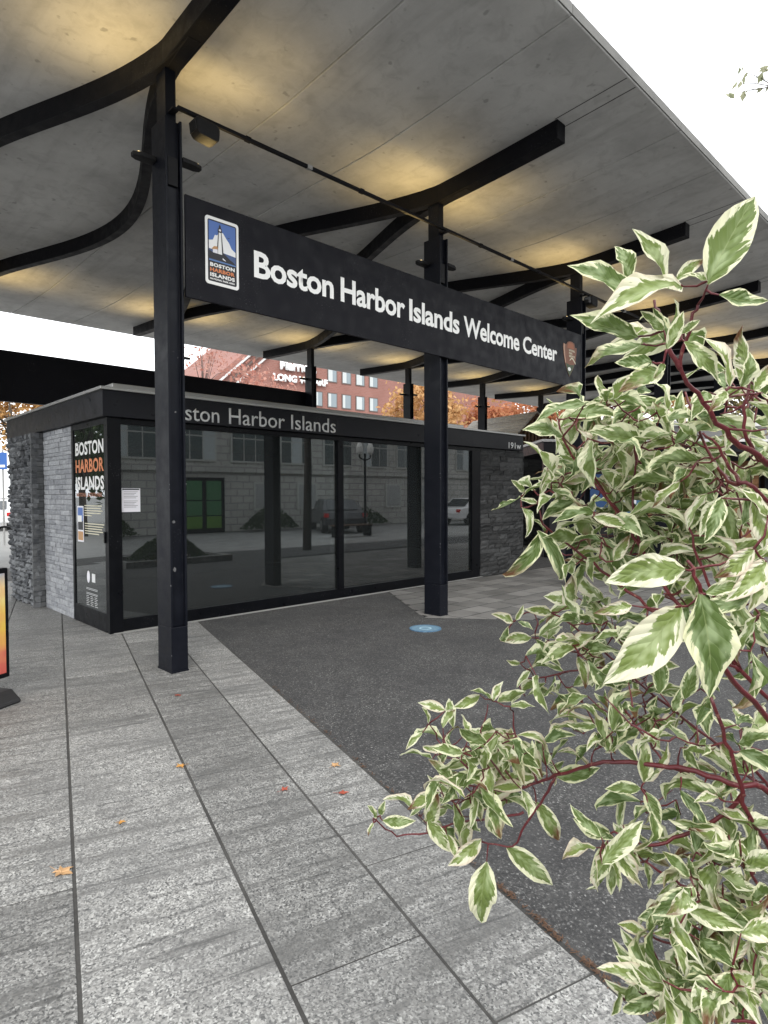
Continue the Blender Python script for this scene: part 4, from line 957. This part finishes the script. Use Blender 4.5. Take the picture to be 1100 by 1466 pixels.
for pts, r0, r1 in stems:
    P = [at(*p) for p in pts]
    if pts[-1][0] > 1105: P += [hub.lerp(SHB, .4)+Vector((r.gauss(0,.04),r.gauss(0,.04),0)), SHB+Vector((r.gauss(0,.07),r.gauss(0,.07),-.02))]
    sp_p = smooth_path(P, 4); n_ = len(sp_p)
    sp_p = [p+Vector((r.gauss(0,.0012),r.gauss(0,.0012),r.gauss(0,.0012))) for p in sp_p]
    rad = [(r0+(r1-r0)*i/(n_-1))*.78*(1+.10*mnoise.noise(sp_p[i]*90)) for i in range(n_)]
    MB().tube(sp_p, rad, 8).build('stem', mStem, shrub, smooth=True)
    lim = n_-8 if pts[-1][0] > 1105 else n_
    for i in range(lim): net.append(sp_p[i])
bed = thing('planting_bed', 'mulched planting bed at the foot of the variegated shrub', 'planting bed', (SHB.x, SHB.y, 0))
MB().prism([(.5*math.cos(a*.3927)*r.uniform(.85,1.1), .5*math.sin(a*.3927)*r.uniform(.85,1.1)) for a in range(16)], -.01, .03).build('mulch', mk_fallen('mulch_brown', (.03,.02,.012), (.07,.045,.03)), bed, bevel=.02)

explicit = []   # (base px, tip px, distance, bias of variant)
def X(d, lst):
    for a in lst: explicit.append((a[0], a[1], a[2], a[3], d, a[4] if len(a) > 4 else None))
X(.68, [(1014,407,1082,280,0),(955,403,905,327,9),(902,403,880,352,7),(908,424,812,380,1),(977,410,845,464,3),(914,482,816,451,4),(934,518,880,519,2),(947,528,885,562,0),(968,403,1010,372,1),(1013,402,977,394,6),(1030,422,1102,430,4),(951,473,917,445,2),(955,500,979,445,9),(975,478,1003,458,1),(980,489,1030,548,2),(1045,554,997,480,3),(1062,555,1073,503,7),(953,490,935,440,0),(1080,560,1105,520,0),(1040,560,1015,590,1),(950,520,935,545,6)])
X(.66, [(1001,849,1016,1000,14),(975,868,863,980,0),(981,815,866,834,7),(905,867,850,878,9),(1077,716,1094,788,0),(1097,803,1038,862,1),(1088,812,1071,878,2),(1080,785,1022,828,2),(1033,713,1008,778,3),(1100,740,1060,700,1),(985,868,960,925,4),(1010,850,1060,835,1)])
X(.95, [(912,666,973,708,7),(943,643,937,673,2),(989,640,1040,672,1),(1027,684,965,665,4),(879,803,902,766,2),(826,643,805,692,1),(850,733,790,750,3),(850,740,900,755,0)])
X(1.02, [(774,761,719,822,8),(747,727,752,770,8),(751,704,732,687,2),(799,690,776,705,5),(783,765,757,742,1),(790,700,840,735,9),(770,720,745,715,0),(824,655,800,630,0),(824,655,850,640,1),(812,640,790,600,0),(812,640,832,600,2),(800,600,782,570,9),(800,600,822,585,4),(880,720,860,690,0),(770,760,800,830,8)])
X(1.16, [(735,890,703,879,0),(739,888,750,866,1),(742,890,764,902,2),(790,877,750,872,9),(772,895,791,880,0),(719,918,728,896,1),(745,950,725,945,2),(760,960,740,985,0)])
X(1.12, [(689,1201,641,1240,0),(725,1212,792,1268,1),(697,1234,690,1322,7),(768,1148,800,1204,1),(794,1111,860,1099,4),(612,1175,645,1220,0),(548,1175,596,1175,4),(545,1167,552,1146,0),(540,1170,526,1153,2),(535,1178,527,1198,1),(649,1148,657,1206,2),(630,1134,583,1160,4),(652,1124,632,1152,0),(649,1118,613,1087,0),(713,1053,695,1112,3),(739,1061,778,1114,2),(723,1113,773,1112,4),(704,1001,673,989,1),(706,1004,721,975,2),(712,1005,754,990,0),(731,1012,767,1012,2),(687,995,648,1013,1),(638,1017,598,1006,4),(614,1036,604,1012,0),(605,1049,581,1074,9),(777,1064,825,1053,1),(704,1148,718,1202,7),(676,1140,690,1177,2),(655,1075,640,1050,0),(690,1085,670,1060,1),(640,1195,655,1232,0),(660,1165,620,1160,1)])
X(.97, [(922,1121,918,1050,0),(924,1119,957,1058,0),(873,1076,850,1018,4),(875,1076,886,1009,9),(940,1032,995,1080,0),(1029,1091,1102,1092,4),(918,1129,866,1130,4),(924,1133,947,1180,2),(873,1194,820,1171,0),(892,1181,947,1188,4),(883,1210,907,1268,1),(894,1203,917,1242,9),(870,1203,845,1265,1),(878,1226,875,1282,6),(930,1227,960,1222,0),(924,1234,929,1274,9),(1003,1213,1049,1222,4),(880,1200,850,1185,1),(965,1020,975,985,2),(905,1030,880,1045,3)])
X(.90, [(927,1337,884,1323,4),(931,1334,933,1307,0),(943,1337,979,1309,0),(925,1350,898,1408,1),(895,1432,950,1409,2),(978,1359,988,1408,9),(943,1375,979,1411,2),(991,1445,939,1425,2),(886,1419,875,1455,6),(1006,1273,1030,1322,1),(1035,1280,1071,1338,0),(987,1286,1006,1352,7),(1022,1334,1022,1425,2),(1073,1375,1102,1420,0),(1035,1264,1102,1281,4),(1064,1280,1093,1335,1),(1060,1440,1075,1480,2),(1000,1420,985,1466,7),(1040,1400,1060,1455,1),(990,1255,965,1235,2)])
DENS = 1.6
blobs = [(800,985,60,25,1.16,7),(925,1000,60,30,1.06,9),(850,1050,40,25,1.08,6),(1045,1120,45,30,.98,7),(960,1150,45,28,.98,5),(780,930,30,25,1.18,5),(985,620,90,50,1.0,16),(1000,820,70,50,1.02,16),(950,700,90,80,1.12,26),(1060,660,36,40,.95,8),(950,490,35,40,.78,4),(830,605,38,30,1.0,9),(905,600,48,42,1.02,20),(1055,570,45,50,.86,11),(770,705,30,22,1.05,5),(850,700,50,50,1.08,30),(935,670,40,40,1.05,16),(950,765,95,42,1.06,50),(1060,750,42,70,.95,20),(840,795,45,32,1.10,15),
 (845,900,42,55,1.16,24),(1070,900,32,60,.95,15),(960,1005,70,30,1.02,8),(650,1065,42,35,1.16,10),(700,1100,80,55,1.15,26),(645,1160,48,30,1.14,9),(755,1085,48,35,1.13,12),(885,1045,40,26,1.02,8),(965,1060,45,35,.98,7),(1070,1070,26,60,.95,9),
 (880,1215,32,30,.96,8),(1015,1235,65,30,.94,20),(1065,1200,28,40,.92,9),(1025,1305,65,42,.92,26),(965,1335,45,22,.92,6),(1005,1425,75,36,.88,32),(1072,1385,28,60,.84,16),(925,1405,22,22,.90,3),(985,880,55,40,.98,12),(905,940,40,40,1.10,10),(1000,700,40,40,.98,14),(1090,600,20,60,.80,6),(970,640,40,26,.98,10)]
leaves = []   # base, tip, variant, normal
UP = Vector((0,0,1)); toC = -_f
for bx, by, tx, ty, d, va in explicit:
    if va in (3,5,8): va = r.choice((va, 0, 1)) if d > 1.1 else va
    dt = d+r.uniform(-.022, .012)*(1 if d > .9 else .6); B_ = at(bx, by, d+r.uniform(-.01,.01)); T_ = at(tx, ty, dt); ax = (T_-B_).normalized()
    g_ = .18 if d < .7 else .5; nn = (UP*(.35 if d < .7 else .6)+toC*(1.2 if d < .7 else .9)+Vector((r.gauss(0,g_),r.gauss(0,g_),r.gauss(0,g_*.7)))); leaves.append((B_, T_, va if va is not None else r.randrange(len(VAR)), nn))
for cx, cy, rx_, ry_, d, cnt in blobs:
    for i in range(int(cnt*DENS)):
        a = r.uniform(0, 6.283); k = math.sqrt(r.random()); d1 = d+r.gauss(0, .06)
        p = at(cx+rx_*k*math.cos(a), cy+ry_*k*math.sin(a), max(.7, d1))
        leaves.append((p, None, r.choice((0,1,1,2,3,3,4,6,7,9,5,10,10,11,12,12,13,8)), None))
# grow twigs: nearest-first so that twigs branch from one another
pend = list(range(len(leaves))); best = {}
import heapq
def nearest(p):
    j = min(range(len(net)), key=lambda i: (net[i]-p).length_squared); return (net[j]-p).length, j
heap = []
for i in pend: d, j = nearest(leaves[i][0]); best[i] = (d, j); heapq.heappush(heap, (d, i))
done = set(); twb = MB(); final = []
while heap:
    d, i = heapq.heappop(heap)
    if i in done or d > best[i][0]+1e-9: continue
    done.add(i); B_, T_, va, nn = leaves[i]; o_ = net[best[i][1]].copy()
    dirn = (B_-o_); L = dirn.length
    if L > .006:
        mid = o_.lerp(B_, .5)+Vector((r.gauss(0,.06)*L, r.gauss(0,.06)*L, -.08*L+r.gauss(0,.05)*L))
        path = [o_, o_.lerp(mid,.55)+Vector((0,0,.01*L)), mid, mid.lerp(B_,.55), B_]
        twb.tube(path, [.0016,.0015,.0013,.0011,.0008] if L < .12 else [.0024,.0021,.0018,.0014,.001], 5)
        new = [mid, mid.lerp(B_,.6), B_]
    else: new = [B_]
    base_n = len(net); net.extend(new)
    for t in range(len(leaves)):
        if t in done: continue
        p = leaves[t][0]
        for q_ in range(len(new)):
            dd = (new[q_]-p).length
            if dd < best[t][0]: best[t] = (dd, base_n+q_); heapq.heappush(heap, (dd, t))
    if T_ is None:
        out = dirn.normalized() if L > .01 else Vector((r.gauss(0,1),r.gauss(0,1),r.gauss(0,.5))).normalized()
        out = (out*.55+Vector((r.gauss(0,.55),r.gauss(0,.55),r.gauss(0,.35)-.22))-_rr*.12).normalized()
        ln = r.uniform(.044, .086)
        T_ = B_+out*ln
        nn = UP*.8+toC*.35+Vector((r.gauss(0,.7),r.gauss(0,.7),r.gauss(0,.45)))
    final.append((B_, T_, va, nn))
tag(twb.build('twigs', mStem, shrub, smooth=True), kind='stuff')
def leaf_mtx(B_, T_, nn):
    ax = T_-B_; L = ax.length; ax.normalize(); z_ = nn-ax*nn.dot(ax); z_ = z_.normalized() if z_.length > 1e-4 else ax.orthogonal(); y_ = z_.cross(ax); mt = Matrix.Identity(4)
    for i in range(3): mt[i][0] = ax[i]*L; mt[i][1] = y_[i]*L; mt[i][2] = z_[i]*L; mt[i][3] = B_[i]
    return mt
final.sort(key=lambda f_: -((f_[1]-f_[0]).length/max(.1, (f_[0]-Vector((0,0,CAM_Z))).dot(_f))))
for B_, T_, va, nn in final[:300]:
    o = obj('leaf', LME[va], shrub); o.matrix_basis = leaf_mtx(B_, T_, nn)
vs = []; fs = []; uvs = []; rn = []
for B_, T_, va, nn in final[300:]:
    mt = leaf_mtx(B_, T_, nn); o_ = len(vs); v0, f0, u0 = VAR[va]; vs += [tuple(mt @ Vector(v)) for v in v0]; fs += [tuple(i+o_ for i in f) for f in f0]; uvs += u0; rn += [r.random()]*len(v0)
me = bpy.data.meshes.new('small_leaves'); me.from_pydata(vs, [], fs); uvl = me.uv_layers.new(name='UVMap')
for lp_ in me.loops: uvl.data[lp_.index].uv = uvs[lp_.vertex_index]
a = me.attributes.new('rnd', 'FLOAT', 'POINT'); a.data.foreach_set('value', rn); me.polygons.foreach_set('use_smooth', [True]*len(fs)); me.materials.append(mLeaf)
tag(obj('small_leaves', me, shrub), kind='stuff')
